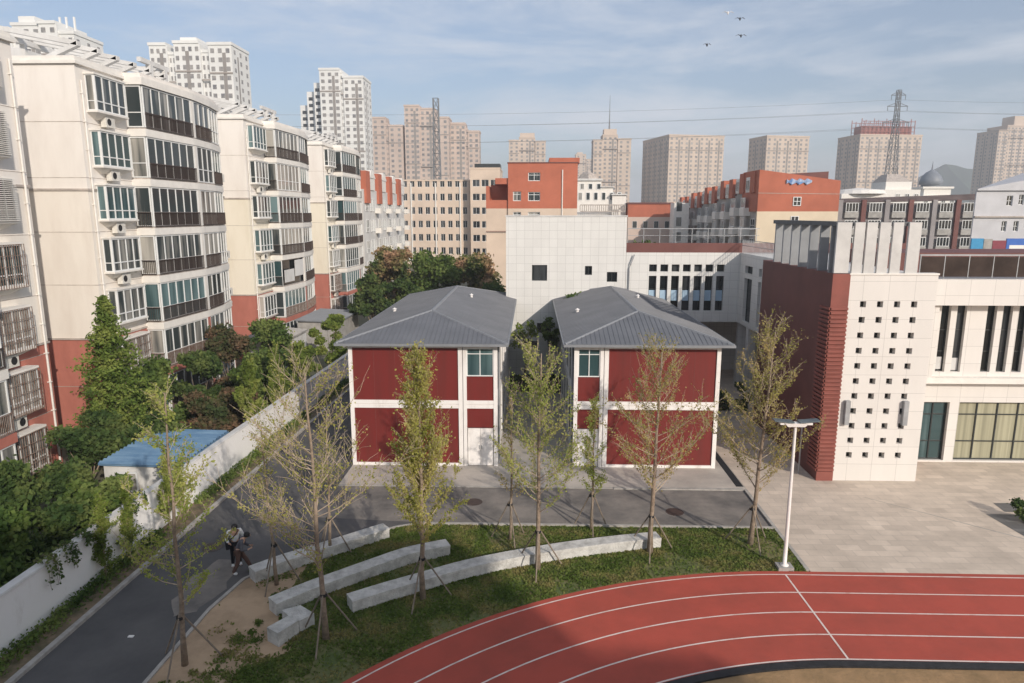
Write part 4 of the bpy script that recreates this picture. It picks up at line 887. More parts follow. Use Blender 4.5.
# weeds on the verge and vines hanging over the wall
pts = []
for _ in range(16000):
    y = RNG.uniform(5, 52); 
    if math.sin(y * 1.1) + math.sin(y * .37 + 1) < -1.1 + (.5 if 26 < y < 34 else 0): continue
    x = wall_x(y) + .08 + abs(RNG.normal()) * .28; pts.append((min(x, kerb_x(y) - .2), y, RNG.random() ** 2 * .35))
kind(leaf_obj('weeds', np.array(pts), .08, L_mid, None), 'stuff')['label'] = 'low green weeds growing along the foot of the white wall'
for i, (y, drop) in enumerate(((20.3, 1.0), (21.0, .9), (22.0, .4), (24.9, .5), (16.6, 1.2))):
    t = thing('hanging_vine', ['long dark vine hanging over the white wall by the mid green bush', 'shorter dark vine just beyond the long one', 'small vine tuft on the wall coping near the first sapling', 'leafy vine clump spilling over the wall near the shed', 'vine trailing down the wall at the nearest dark shrub'][i], 'vine', (wall_x(y), y, 1.9), rotz=.0001, group='vines on the boundary wall')
    P_ = []; g = MB()
    for s in range(5):
        yy = random.uniform(-.5, .5); d_ = drop * random.uniform(.5, 1); path = [Vector((-.3, yy, .15)), Vector((.08, yy, .16)), Vector((.13, yy + .05, -.3 * d_)), Vector((.10, yy + .1, -d_))]; g.tube(path, .008, 4, cap=False)
        for _ in range(32): k = random.random() * 3; j = min(2, int(k)); q = path[j].lerp(path[j + 1], k - j); P_.append((q.x + random.gauss(.03, .03), q.y + random.gauss(0, .06), q.z + random.gauss(0, .05)))
    leaf_obj('leaves', np.array(P_), .085, L_dark, t); g.build('stem', M_bark, t)
# trees behind the left container
TB = [(at(392, 290, 74).x, 74, 6.6, 9.4, L_rust, 'green and rust coloured tree behind the left container, leftmost'), (at(372, 290, 70).x, 70, 4.8, 7.0, L_dark, 'dark round tree beside the farthest cream block'),
      (at(428, 290, 76).x, 76, 7.4, 9.0, L_mid, 'full green tree behind the left container, centre one'), (at(405, 290, 73).x, 71, 4.4, 6.2, L_dark, 'small dark tree between the two bigger crowns'),
      (at(475, 290, 78).x, 78, 7.6, 8.4, L_rust, 'rusty brown topped tree left of the tall white block'), (at(490, 290, 70).x, 72, 4.5, 5.5, L_dark, 'low dark tree at the corner of the tall white block'),
      (at(640, 240, 75).x, 75, 4.6, 10.3, L_dark, 'dark tree crown showing above the wing parapet')]
for i, (x, y, w_, h, m, lb) in enumerate(TB):
    bushy('garden_tree', lb, 'tree', (x, y, 0), w_, h - 1.8, m, 9000 if w_ > 6 else 5000, .26, trunk=1.8, seed=90 + i, nl=22, group='broad crowned trees behind the containers')
bushy('courtyard_tree', 'small leaning tree with bright green crown between the container roofs', 'tree', (at(526, 385, 49.5).x, 49.5, 0), 2.4, 2.4, L_bright, 700, .13, trunk=3.0, seed=130, nl=9)
bushy('courtyard_tree', 'darker rounded tree beside the right roof edge in the courtyard', 'tree', (at(549, 385, 50.5).x, 50.8, 0), 2.0, 2.4, L_mid, 1300, .13, trunk=3.2, seed=131, nl=12)
bushy('courtyard_tree', 'tree top just visible above the right container roof', 'tree', (at(575, 300, 51).x, 50.9, 0), 2.4, 2.8, L_mid, 1200, .14, trunk=4.4, seed=132, nl=10)
def hedge(x0, x1, y0, y1, h, label, n, m=L_dark):
    t = thing('hedge', label, 'hedge', ((x0 + x1) / 2, y0, 0), rotz=.0001); W, D_ = (x1 - x0) / 2, (y1 - y0) / 2
    P_ = RNG.uniform(-1, 1, (n, 3)); k = RNG.integers(0, 3, n); P_[np.arange(n), k] = np.sign(P_[np.arange(n), k]); P_ *= 1 + .06 * RNG.normal(size=(n, 3)); P_ = P_ * [W, D_, h / 2] + [0, D_, h / 2]
    leaf_obj('foliage', P_, .13, m, t); MB().box(-W * .93, W * .93, D_ * .1, D_ * 1.9, -.02, h * .9).build('inner_twigs', M_bark, t)
hedge(-1.4, 2.0, 49.0, 50.4, 1.0, 'clipped dark hedge along the foot of the tall white block', 3000)
hedge(11.3, 13.2, 44.6, 46.0, 1.1, 'dark clipped bushes beside the link columns', 2400)
for i, (x, y) in enumerate(((13.9, 44.4), (12.2, 47.4))):
    bushy('shrub', ['bare twiggy shrub in front of the link columns', 'small dark shrub behind the clipped bushes'][i], 'shrub', (x, y, 0), 1.8, 2.0, L_dark, 1400, .12, seed=150 + i, nl=8)
t_ = bushy('shrub', 'dark clipped shrub on the dark paving at the right picture edge', 'shrub', (21.3, 28.0, .04), 1.5, .8, L_dark, 1400, .09, seed=160, nl=8)

# grass blades on the lawn
def inside(x, y, poly):
    c = False; j = len(poly) - 1
    for i in range(len(poly)):
        if (poly[i][1] > y) != (poly[j][1] > y) and x < (poly[j][0] - poly[i][0]) * (y - poly[i][1]) / (poly[j][1] - poly[i][1]) + poly[i][0]: c = not c
        j = i
    return c
P_ = []
for _ in range(70):
    cx_, cy_ = RNG.uniform(-10.4, -7.6), RNG.uniform(14.5, 23); s_ = RNG.uniform(.05, .22)
    for _k in range(int(30 + s_ * 300)): 
        q_ = (cx_ + RNG.normal() * s_, cy_ + RNG.normal() * s_)
        if q_[0] > -10.45 and (cx_ > -9.2 or cy_ < 17.5): P_.append((q_[0], q_[1], .03 + RNG.random() * .03))
while len(P_) < 60000:
    x, y = RNG.uniform(-10.6, 10.2), RNG.uniform(13, 27)
    if math.hypot(x - TC[0], y - TC[1]) < RO + .02 and x < TC[0]: continue
    if not inside(x, y, lawn2):
        if x < -10.5 or y > 25 or x > -5: continue
        e_ = math.sin(x * 2.3 + y * 1.9) + math.sin(x * 4.1 - y * 2.7) + RNG.normal() * .3
        if not (inside(x + .45, y + .1, lawn2) and e_ > .3) and not (e_ > 1.55 and RNG.random() < .25): continue
    d_ = math.sin(x * 1.3 + y * .7) + math.sin(x * .6 - y * 1.1 + 2) + math.sin(x * 3.1 + y * 2.3) * .5
    if d_ < -1.1 and RNG.random() < .75: continue
    P_.append((x, y, .035 + RNG.random() * .03))
g_ = leaf_obj('grass', np.array(P_), .06, leaf_mat('grass_blades', (.10, .15, .035), (.16, .21, .055), (.28, .25, .10), .4, .9), None, 1.8)
kind(g_, 'stuff')['label'] = 'short uneven green lawn grass around the stone benches'

# ------------------------------------------------------------------ sheds among the gardens
def shed(x0, x1, y0, y1, h0, h1, label, rm, wm):
    t = thing('garden_shed', label, 'shed', ((x0 + x1) / 2, y0, 0)); MB().box(x0 + .15, x1 - .15, y0 + .15, y1 - .15, -.02, min(h0, h1) - .05).build('wall', wm, t)
    g = MB(); n = int((y1 - y0) / .30)
    for k in range(n):
        a = y0 + (y1 - y0) * k / n; b = y0 + (y1 - y0) * (k + 1) / n; m_ = (a + b) / 2
        g.quad((x0, a, h0), (x1, a, h1), (x1, m_, h1 + .09), (x0, m_, h0 + .09)); g.quad((x0, m_, h0 + .09), (x1, m_, h1 + .09), (x1, b, h1), (x0, b, h0))
    g.hexa([(x0, y0, h0 - .08), (x1, y0, h1 - .08), (x1, y1, h1 - .08), (x0, y1, h0 - .08), (x0, y0, h0 - .02), (x1, y0, h1 - .02), (x1, y1, h1 - .02), (x0, y1, h0 - .02)])
    g.build('roof', rm, t); return t
s_ = shed(-19.3, -15.6, 28.4, 33.4, 2.05, 1.98, 'garden shed with blue corrugated roof and white walls behind the wall', M_blue, M_white)
window(s_, Basis((-19.4, 28.33, 0), (1, 0, 0), (0, -1, 0)), 1.0, 1.9, .8, 1.7, .02, 2)
shed(-23.8, -20.4, 55.0, 61.0, 2.9, 2.6, 'low shed with a flat grey brown roof under the cream blocks', M_conc, M_white)
shed(-22.6, -18.4, 64.0, 72.0, 3.0, 2.8, 'flat dark roofed carport beyond the grey roofed shed', M_roofcap, M_conc)
shed(-14.4, -12.4, 57.0, 60.0, 2.4, 2.3, 'small pale green roofed hut behind the left container roof', mat('pale_green_sheet', (0.22, 0.36, 0.30), .6, .1), M_conc)

# ------------------------------------------------------------------ mid distance buildings
def grid(u0, u1, nu, z0, fh, nf, w_, h): return [(u0 + (u1 - u0) * i / max(1, nu - 1) - w_ / 2, u0 + (u1 - u0) * i / max(1, nu - 1) + w_ / 2, z0 + k * fh, z0 + k * fh + h) for k in reversed(range(nf)) for i in range(nu)]
def redtop():
    y0, y1 = 101.5, 134; t = thing('apartment_building', 'white five storey block with brick red roof dormers behind the cream blocks', 'building', (XF, y0, 0))
    MB().box(XF - 11, XF, y0, y1, -.05, 16.6).build('wall', M_white, t)
    B = Basis((XF, y0, 0), (0, 1, 0), (1, 0, 0)); Bg = Basis((XF - 11, y0, 0), (1, 0, 0), (0, -1, 0))
    for k in range(4):
        u = 1 + k * 8.3
        MB().ub(B, u, u + 2.6, 14.6, 19.3, -.8, .35).build('red_dormer', M_orange, t)
        g = MB(); g.ub(B, u + 3.2, u + 6.6, 16.6, 18.4, -1.5, .15); g.hexa([B.p(u + 3.0, 18.4, -1.6), B.p(u + 6.8, 18.4, -1.6), B.p(u + 6.8, 18.4, .25), B.p(u + 3.0, 18.4, .25), B.p(u + 4.3, 19.6, -1.6), B.p(u + 5.5, 19.6, -1.6), B.p(u + 5.5, 19.6, .2), B.p(u + 4.3, 19.6, .2)]); g.build('gable_dormer', M_trimw, t)
        for fl in range(5):
            z = 1.0 + fl * 3.1
            for (a, b) in ((.4, 2.2), (3.4, 4.7), (5.2, 6.5)): window(t, B, u + a, u + b, z, z + 1.9, .02, 2, [.35], .10, .08)
            MB().ub(B, u + 6.7, u + 8.1, z - .3, z + .5, 0, .9).build('balcony', M_trimw, t)
    for fl in range(5): window(t, Bg, 7.2, 9.2, 1 + 3.1 * fl, 2.9 + 3.1 * fl, .02, 2)
redtop()
def placed(px0, px1, Y): return at(px0, 214, Y).x, at(px1, 214, Y).x
def ztop(y, Y): return at(512, y, Y).z
# beige offices
xa, xb = placed(399, 470, 170); W = xb - xa
offw = grid(1.6, W - 1.2, 9, 3.2, 3.25, 6, 1.1, 1.7)
t, B = block('office_building', 'long beige office block with rows of small windows behind the trees', 'building', xa, xb, 170, 184, ztop(181, 170), M_beige, offw, .2)
for k in range(3): MB().ub(B, 3 + k * 6, 3.3 + k * 6, .5, ztop(183, 170), .02, .25).build('downpipe', M_trimw, t)
xa2, xb2 = placed(470.5, 500, 167); W = xb2 - xa2
t, B = block('office_building', 'taller beige office wing at the left side of the orange block', 'building', xa2, xb2, 167, 182, ztop(169, 167), M_beige, grid(1.4, W - 1.4, 3, 3.2, 3.25, 6, 1.7, 1.6), .2)
MB().box(xa2 + 1, xb2, 168, 175, ztop(169, 167) + .4, ztop(166, 167) + .6).build('roof_hut', M_dframe, t)
# orange block
Y = 105; x1_, x2_ = placed(508, 577, Y); zt = ztop(163, Y)
def zz(y, Y=105): return ztop(y, Y)
ow = [(at(528, 0, Y).x - x1_, at(540, 0, Y).x - x1_, zz(181), zz(172.5)), (at(513, 0, Y).x - x1_, at(521, 0, Y).x - x1_, zz(201), zz(191.5)), (at(528, 0, Y).x - x1_, at(540, 0, Y).x - x1_, zz(201), zz(192)),
      (at(513, 0, Y).x - x1_, at(521, 0, Y).x - x1_, zz(221), zz(212)), (at(528, 0, Y).x - x1_, at(540, 0, Y).x - x1_, zz(221), zz(212))]
ow = [(u0 + 0, u1, a, b) for u0, u1, a, b in ow]
def orange():
    t = thing('orange_building', 'orange red and beige block rising behind the tall white tiled block', 'building', (x1_, Y, 0)); B = Basis((x1_, Y, 0), (1, 0, 0), (0, -1, 0)); W = x2_ - x1_; zc = zz(208.5)
    # openings measured at eye height need the x of row 214
    fx = lambda px: at(px, 214, Y).x - x1_
    ws = [(fx(528), fx(540), zz(181), zz(172.5)), (fx(513), fx(521), zz(201), zz(191.5)), (fx(528), fx(540), zz(201), zz(192))]
    wl = [(fx(513), fx(521), zz(221), zz(212)), (fx(528), fx(540), zz(221), zz(212))]
    MB().holes(B, 0, W, zc, zt, ws, .2).build('orange_wall', M_orange, t); MB().holes(B, 0, W, -.05, zc, wl, .2).build('beige_wall', M_beige, t)
    MB().box(x1_, x2_, Y + .2, Y + 12, zc, zt - .02).build('orange_wall', M_orange, t); MB().box(x1_, x2_, Y + .2, Y + 12, -.05, zc).build('beige_wall', M_beige, t)
    for h in ws + wl: window(t, B, *h, -.19, 2, [.7], .09, .06, M_plastic, M_glass)
    xl = at(486, 214, Y).x
    MB().box(xl, x1_, Y + .3, Y + 12, -.05, zc).build('beige_wall', M_beige, t); g = MB(); g.box(xl, x1_, Y + .3, Y + 12, zc, zz(200)); g.box(xl, xl + .5, Y + .3, Y + 12, zz(200), zz(186)); g.box(xl + .5, x1_, Y + 4.0, Y + 12, zz(200), zz(184)); g.box(xl + 1.4, x1_, Y + .3, Y + 12, zz(184), zz(178)); g.build('terrace_wall', M_orange, t)
    MB().box(x1_ - .1, x2_ + .1, Y - .1, Y + 12, zt - .02, zt + .12).build('roof_edge', M_redwall, t)
    MB().box(x2_ - 4.2, x2_ + .4, Y + 2, Y + 9, zt + .12, zt + .9).build('roof_box', M_orange, t)
    MB().tube([(x1_ + fx(562), Y - .1, 4), (x1_ + fx(562), Y - .1, zt - 1)], .09, 6).build('downpipe', M_trimw, t)
    MB().box(xl - .02, x2_ + .02, Y - .06, Y, zz(231) - .1, zz(231)).build('string_course', M_redwall, t)
orange()
# white ornate building
def ornate():
    Y = 150; f = lambda p: at(p, 214, Y).x; z = lambda y: ztop(y, Y)
    t = thing('ornate_building', 'stepped white building with a balustrade terrace right of the orange block', 'building', (f(577), Y, 0))
    MB().box(f(576), f(602), Y + 3, Y + 14, -.05, z(180)).box(f(602), f(614), Y + 3, Y + 14, -.05, z(187)).box(f(613), f(627), Y + 2, Y + 14, -.05, z(195)).box(f(576), f(625), Y, Y + 3, -.05, z(217)).build('wall', M_trimw, t)
    MB().box(f(575), f(603), Y + 2.6, Y + 14.2, z(180), z(178)).box(f(602), f(615), Y + 2.6, Y + 14.2, z(187), z(186)).box(f(612), f(628), Y + 1.6, Y + 14.2, z(195), z(193.6)).build('cornice', M_white, t)
    B = Basis((f(576), Y + 3, 0), (1, 0, 0), (0, -1, 0))
    for k in range(6): window(t, B, .6 + k * 1.7, 1.5 + k * 1.7, z(200), z(192), .02, 1, None, .1, .08)
    for k in range(3): window(t, B, 1 + k * 1.8, 1.9 + k * 1.8, z(189), z(183), .02, 1, None, .1, .08)
    g = MB(); g.box(f(580), f(625), Y - .1, Y + .15, z(205.5), z(204.5)); g.box(f(580), f(625), Y - .1, Y + .15, z(212), z(211))
    for k in range(22): x = f(580) + (f(625) - f(580)) * k / 21; g.box(x - .09, x + .09, Y - .05, Y + .1, z(211), z(205.5))
    g.build('balustrade', M_trimd, t)
    B2 = Basis((f(576), Y, 0), (1, 0, 0), (0, -1, 0))
    for k in range(7): window(t, B2, .8 + k * 1.5, 1.6 + k * 1.5, z(226), z(219), .02, 1, None, .1, .08)
    MB().lathe((f(590), Y + 8, z(178)), [(2.4, 0), (1.6, 1.2), (.4, 1.8), (.01, 2.0)], 4).build('roof', M_trimd, t)
ornate()
Y = 150; xa, xb = placed(628, 672, Y)
def lowred():
    t = thing('orange_topped_house', 'low house with orange upper wall and beige base behind the wing', 'building', (xa, Y, 0)); MB().box(xa, xb, Y, Y + 10, ztop(217, Y), ztop(204, Y)).build('orange_wall', M_orange, t); MB().box(xa, xb, Y, Y + 10, -.05, ztop(217, Y)).build('beige_wall', M_pinkb, t)
    MB().box(xa - .2, xb + .2, Y - .2, Y + 10.2, ztop(204, Y), ztop(202.5, Y)).build('roof_edge', M_redwall, t)
    B = Basis((xa, Y, 0), (1, 0, 0), (0, -1, 0))
    for k in range(4): window(t, B, 1 + k * 2.3, 2 + k * 2.3, ztop(228, Y), ztop(221, Y), .02, 1)
    w_ = thing('stair_tower', 'narrow white stair tower with red trim right of the low orange house', 'building', (xb + .5, Y - 8, 0)); f = at(676, 214, Y - 8).x
    MB().box(f - .4, f + 2.6, Y - 8, Y - 4, -.05, ztop(203, Y - 8)).build('wall', M_trimw, w_); Bt = Basis((f - .4, Y - 8, 0), (1, 0, 0), (0, -1, 0))
    for k in range(5): window(w_, Bt, .4, 1.6, 1.5 + 3 * k, 3.4 + 3 * k, .02, 1)
lowred()
# row of flats with orange gable
def flats():
    X0, Y0 = at(757, 214, 105).x, 105
    t = thing('row_of_flats', 'long shaded row of flats with red roof dormers and many balconies', 'building', (X0, Y0, 0)); tops = [19.2, 18.6, 17.9, 17.2, 16.6]
    B = Basis((X0 + .3, Y0 + .5, 0), (0, 1, 0), (-1, 0, 0)); n = 0
    gm = mat('grey_flat_render', (0.40, 0.38, 0.36), .85, .15, .3)
    for k, zt in enumerate(tops):
        a, b = k * 11.3, (k + 1) * 11.3 - .02
        MB().ub(B, a, b, -.05, zt - 2.6, -10, 0).build('wall', gm, t)
        MB().hexa([B.p(a, zt - 2.6, -10), B.p(b, zt - 2.6, -10), B.p(b, zt - 2.6, .3), B.p(a, zt - 2.6, .3), B.p(a, zt, -10), B.p(b, zt, -10), B.p(b, zt - .4, -2.2), B.p(a, zt - .4, -2.2)]).build('mansard_roof', M_redwall, t)
        for j in range(2):
            u = a + 1 + j * 5.4; MB().ub(B, u, u + 2.2, zt - 3.0, zt + .1, -1.5, .5).build('red_dormer', M_orange, t)
            MB().ub(B, u + 2.6, u + 4.6, zt - 2.9, zt - .6, -1.5, .35).build('white_dormer', M_trimw, t); window(t, B, u + 2.8, u + 4.4, zt - 2.6, zt - 1.0, .37, 2, None, .1)
            for fl in range(5):
                z = zt - 5.6 - 3 * fl
                if z < 1: continue
                window(t, B, u, u + 2.1, z, z + 1.7, .06, 2, [.4], .09, .06); MB().ub(B, u + 2.5, u + 4.9, z - .9, z + .35, 0, 1.1).build('balcony', M_trimw, t); window(t, B, u + 2.6, u + 4.8, z + .35, z + 1.9, .9, 3, None, .08, .06)
    g = thing('gable_block', 'orange red over cream end block with two small windows behind the roof fins', 'building', (X0, Y0 - .1, 0)); xr = at(838, 214, 105).x; Wg = xr - X0
    Bg = Basis((X0, Y0, 0), (1, 0, 0), (0, -1, 0)); zc = ztop(211.5, 105); za, zb = ztop(170, 105), ztop(181, 105)
    MB().box(X0, xr, Y0, Y0 + .45, -.05, zc).box(X0 + .35, xr, Y0 + .45, Y0 + 50, -.05, 12).build('cream_wall', mat('pale_cream_gable', (0.68, 0.57, 0.42), .85, .06, .3), g)
    MB().hexa([(X0, Y0, zc), (xr, Y0, zc), (xr, Y0 + 8, zc), (X0, Y0 + 8, zc), (X0, Y0, za), (xr, Y0, zb), (xr, Y0 + 8, zb), (X0, Y0 + 8, za)]).build('orange_wall', M_orange, g)
    f = lambda p: at(p, 214, 105).x - X0
    window(g, Bg, f(792), f(800), ztop(206, 105), ztop(197, 105), .02, 2, [.5], .1, .08, None, M_glassd); window(g, Bg, f(791), f(799), ztop(225, 105), ztop(216, 105), .02, 2, [.5], .1, .08, None, M_glassd)
    MB().hexa([(X0, Y0 - .04, ztop(193.5, 105)), (xr, Y0 - .04, ztop(194.5, 105)), (xr, Y0, ztop(194.5, 105)), (X0, Y0, ztop(193.5, 105)), (X0, Y0 - .04, ztop(193, 105)), (xr, Y0 - .04, ztop(194, 105)), (xr, Y0, ztop(194, 105)), (X0, Y0, ztop(193, 105))]).build('string_course', M_trimd, g)
    b = thing('roof_tarpaulin', 'crumpled blue and white tarpaulin on the edge of the orange gable', 'tarpaulin', (X0 + f(795), 104.9, ztop(183, 105))); mb = MB(); nseg = 10
    for k in range(nseg):
        x_, x2 = X0 + f(784 + k * 2.5), X0 + f(784 + (k + 1) * 2.5); h1, h2 = .18 * math.sin(k * 2.1), .18 * math.sin((k + 1) * 2.1); z1_, z2_ = ztop(184, 105), ztop(180, 105)
        mb.hexa([(x_, 104.8 + h1 * .5, z1_ + h1), (x2, 104.8 + h2 * .5, z1_ + h2), (x2, 105, z1_ + h2), (x_, 105, z1_ + h1), (x_, 104.7, z2_ - h1), (x2, 104.7, z2_ - h2), (x2, 105, z2_ - h2), (x_, 105, z2_ - h1)])
    mb.build('sheet', mat('blue_white_tarp', (0.55, 0.62, 0.72), .6, c2=(0.10, 0.25, 0.55), scale=1.5), b)
flats()
def kflats():
    Y = 125; f = lambda p: at(p, 214, Y).x; z = lambda y: ztop(y, Y); xa, xb = f(836), f(977)
    t = thing('row_of_flats', 'low grey row of flats with dark red piers behind the dark glass balustrade', 'building', (xa, Y, 0)); B = Basis((xa, Y, 0), (1, 0, 0), (0, -1, 0)); W = xb - xa
    MB().box(xa, xb, Y, Y + 11, -.05, z(203)).build('wall', mat('shaded_grey_pink_render', (0.27, 0.25, 0.25), .85, .15, .3), t)  # darkened wall, the row's shade is put into the colour
    MB().hexa([(xa - .4, Y - .5, z(203)), (xb + .4, Y - .5, z(200)), (xb + .4, Y + 11, z(200)), (xa - .4, Y + 11, z(203)), (xa - .4, Y + 2, z(199)), (xb + .4, Y + 2, z(194)), (xb + .4, Y + 11, z(194)), (xa - .4, Y + 11, z(199))]).build('roof', mat('dark_roof_tiles', (0.12, 0.085, 0.075), .8, .3, .5), t)
    n = 6; st = W / n
    for k in range(n):
        u = k * st; MB().ub(B, u + .1, u + .9, -.05, z(200), 0, .5).build('red_pier' if k % 2 else 'grey_pier', M_redwall if k % 2 else MATS['shaded_grey_pink_render'], t)
        for fl in range(5):
            z0_ = z(212) - fl * 3.0
            MB().ub(B, u + 1.3, u + st - .4, z0_ - 1.0, z0_ - .05, 0, .6).build('balcony', M_conc, t); window(t, B, u + 1.4, u + st - .5, z0_, z0_ + 1.6, .5, 4, None, .09, .06, None, M_glassd)
    for i, (p0, p1, p2, yt, yb) in enumerate(((845, 885, 0, 190, 200),)):
        w_ = thing('white_rooftop_house', 'low white rooftop house above the grey row of flats', 'building', (f(p0), Y + 20, 0)); Yr = Y + 20; ff = lambda p: at(p, 214, Yr).x
        MB().box(ff(840), ff(890), Yr, Yr + 8, -.05, ztop(194, Yr)).build('wall', M_trimw, w_); MB().lathe(((ff(865)), Yr + 4, ztop(194, Yr)), [(5.5, 0), (4.8, .8), (0.01, 1.3)], 20).build('roof', M_trimw, w_)
kflats()
def greyhouse():
    Y = 82; f = lambda p: at(p, 214, Y).x; z = lambda y: ztop(y, Y); xa, xb = f(974), f(1090)
    t = thing('grey_white_building', 'plain grey white building with small windows at the right edge', 'building', (xa, Y, 0)); B = Basis((xa, Y, 0), (1, 0, 0), (0, -1, 0)); W = xb - xa
    m = mat('grey_white_render', (0.50, 0.50, 0.52), .85, .08, .5); g = lambda p: f(p) - xa  # plain grey white wall colour
    hs = [(g(1005), g(1011), z(206), z(196)), (g(1017), g(1022), z(205), z(195)), (g(1003), g(1008), z(231), z(221)), (g(1015), g(1020), z(231), z(221)), (g(1035), g(1041), z(205), z(195))]
    MB().holes(B, 0, W, -.05, z(191), hs, .2).build('front_wall', m, t); MB().prism([(xa, Y + .2), (xb, Y + .2), (xb, Y + 12), (xa + 8.2, Y + 12)], -.05, z(191)).build('wall', m, t)
    MB().hexa([(xa - .1, Y - .3, z(191)), (xb, Y - .3, z(191)), (xb, Y + 12, z(191)), (xa + 8.2, Y + 12, z(191)), (xa - .1, Y - .3, z(189.5)), (xb, Y - .3, z(168)), (xb, Y + 12, z(168)), (xa + 8.2, Y + 12, z(186.5))]).build('roof_edge', m, t)
    for h in hs: window(t, B, *h, -.19, 2, [.5], .06, .05, None, M_glassd)
    MB().ub(B, 0, W, z(217.5), z(216), 0, .25).build('ledge', M_trimd, t)
    for i, (p0, p1, y0_, y1_, m_, lb) in enumerate(((975, 987, 238, 250, M_cyan, 'cyan blue hoarding panel at the foot of the grey white building'), (987.5, 996, 238.5, 250, M_conc, 'small grey hoarding panel beside the cyan one'), (996.5, 1010, 240, 250, M_darkred, 'dark red hoarding panel left of the blue sign'), (1010.5, 1045, 238, 252, M_bluesign, 'wide royal blue sign with a white stripe at the right edge'))):
        Ys = 72; s = thing('hoarding', lb, 'sign', (at(p0, 214, Ys).x, Ys, 8)); xx0, xx1 = at(p0, 214, Ys).x, at(p1, 214, Ys).x
        MB().box(xx0, xx1, Ys, Ys + .15, ztop(y1_, Ys), ztop(y0_, Ys)).build('panel', m_, s)
        MB().box(xx0 + .1, xx0 + .25, Ys + .15, Ys + .3, -.05, ztop(y0_, Ys)).box(xx1 - .25, xx1 - .1, Ys + .15, Ys + .3, -.05, ztop(y0_, Ys)).build('post', M_steel, s)
        if i == 3: MB().box(xx0 + .3, xx1, Ys - .02, Ys, ztop(248, Ys), ztop(244.5, Ys)).build('white_stripe', M_trimw, s)
greyhouse()
def domes():
    Y = 250; f = lambda p: at(p, 214, Y).x; z = lambda y: ztop(y, Y)
    t = thing('domed_building', 'white building with a slate dome and finial left of the right tower', 'building', (f(937), Y, 0)); MB().box(f(918), f(953), Y, Y + 16, -.05, z(196)).box(f(923), f(950), Y + 1, Y + 12, z(196), z(189)).box(f(921), f(952), Y + .5, Y + 12.5, z(189), z(187)).build('wall', M_trimw, t)
    c = (f(937), Y + 6, z(187)); r = (f(948) - f(926)) / 2
    MB().lathe(c, [(r * .8, 0), (r * .8, .8), (r, .9), (r * .97, 2.3), (r * .8, 3.9), (r * .5, 5.1), (r * .2, 5.8), (.3, 6.2), (.15, 7.5), (.05, 9)], 20).build('dome', M_dome, t, smooth=True)
    B = Basis((f(918), Y, 0), (1, 0, 0), (0, -1, 0))
    for k in range(4): window(t, B, 1.5 + k * 3, 3 + k * 3, z(206), z(200), .02, 2, None, .15, .1)
    Y2 = 235; f2 = lambda p: at(p, 214, Y2).x; z2 = lambda y: ztop(y, Y2)
    t = thing('stepped_white_building', 'white stepped building with a pale roof below the scaffolded tower', 'building', (f2(893), Y2, 0)); MB().box(f2(880), f2(918), Y2, Y2 + 14, -.05, z2(190)).box(f2(886), f2(912), Y2 + 2, Y2 + 12, z2(190), z2(182)).build('wall', M_trimw, t)
    MB().hexa([(f2(886), Y2 + 2, z2(182)), (f2(912), Y2 + 2, z2(182)), (f2(912), Y2 + 12, z2(182)), (f2(886), Y2 + 12, z2(182)), (f2(891), Y2 + 5, z2(174)), (f2(903), Y2 + 5, z2(174)), (f2(903), Y2 + 9, z2(174)), (f2(891), Y2 + 9, z2(174))]).build('roof', M_trimd, t)
    B = Basis((f2(880), Y2, 0), (1, 0, 0), (0, -1, 0))
    for k in range(4): window(t, B, 1.5 + k * 3, 3 + k * 3, z2(199), z2(194), .02, 2, None, .15, .1)
domes()

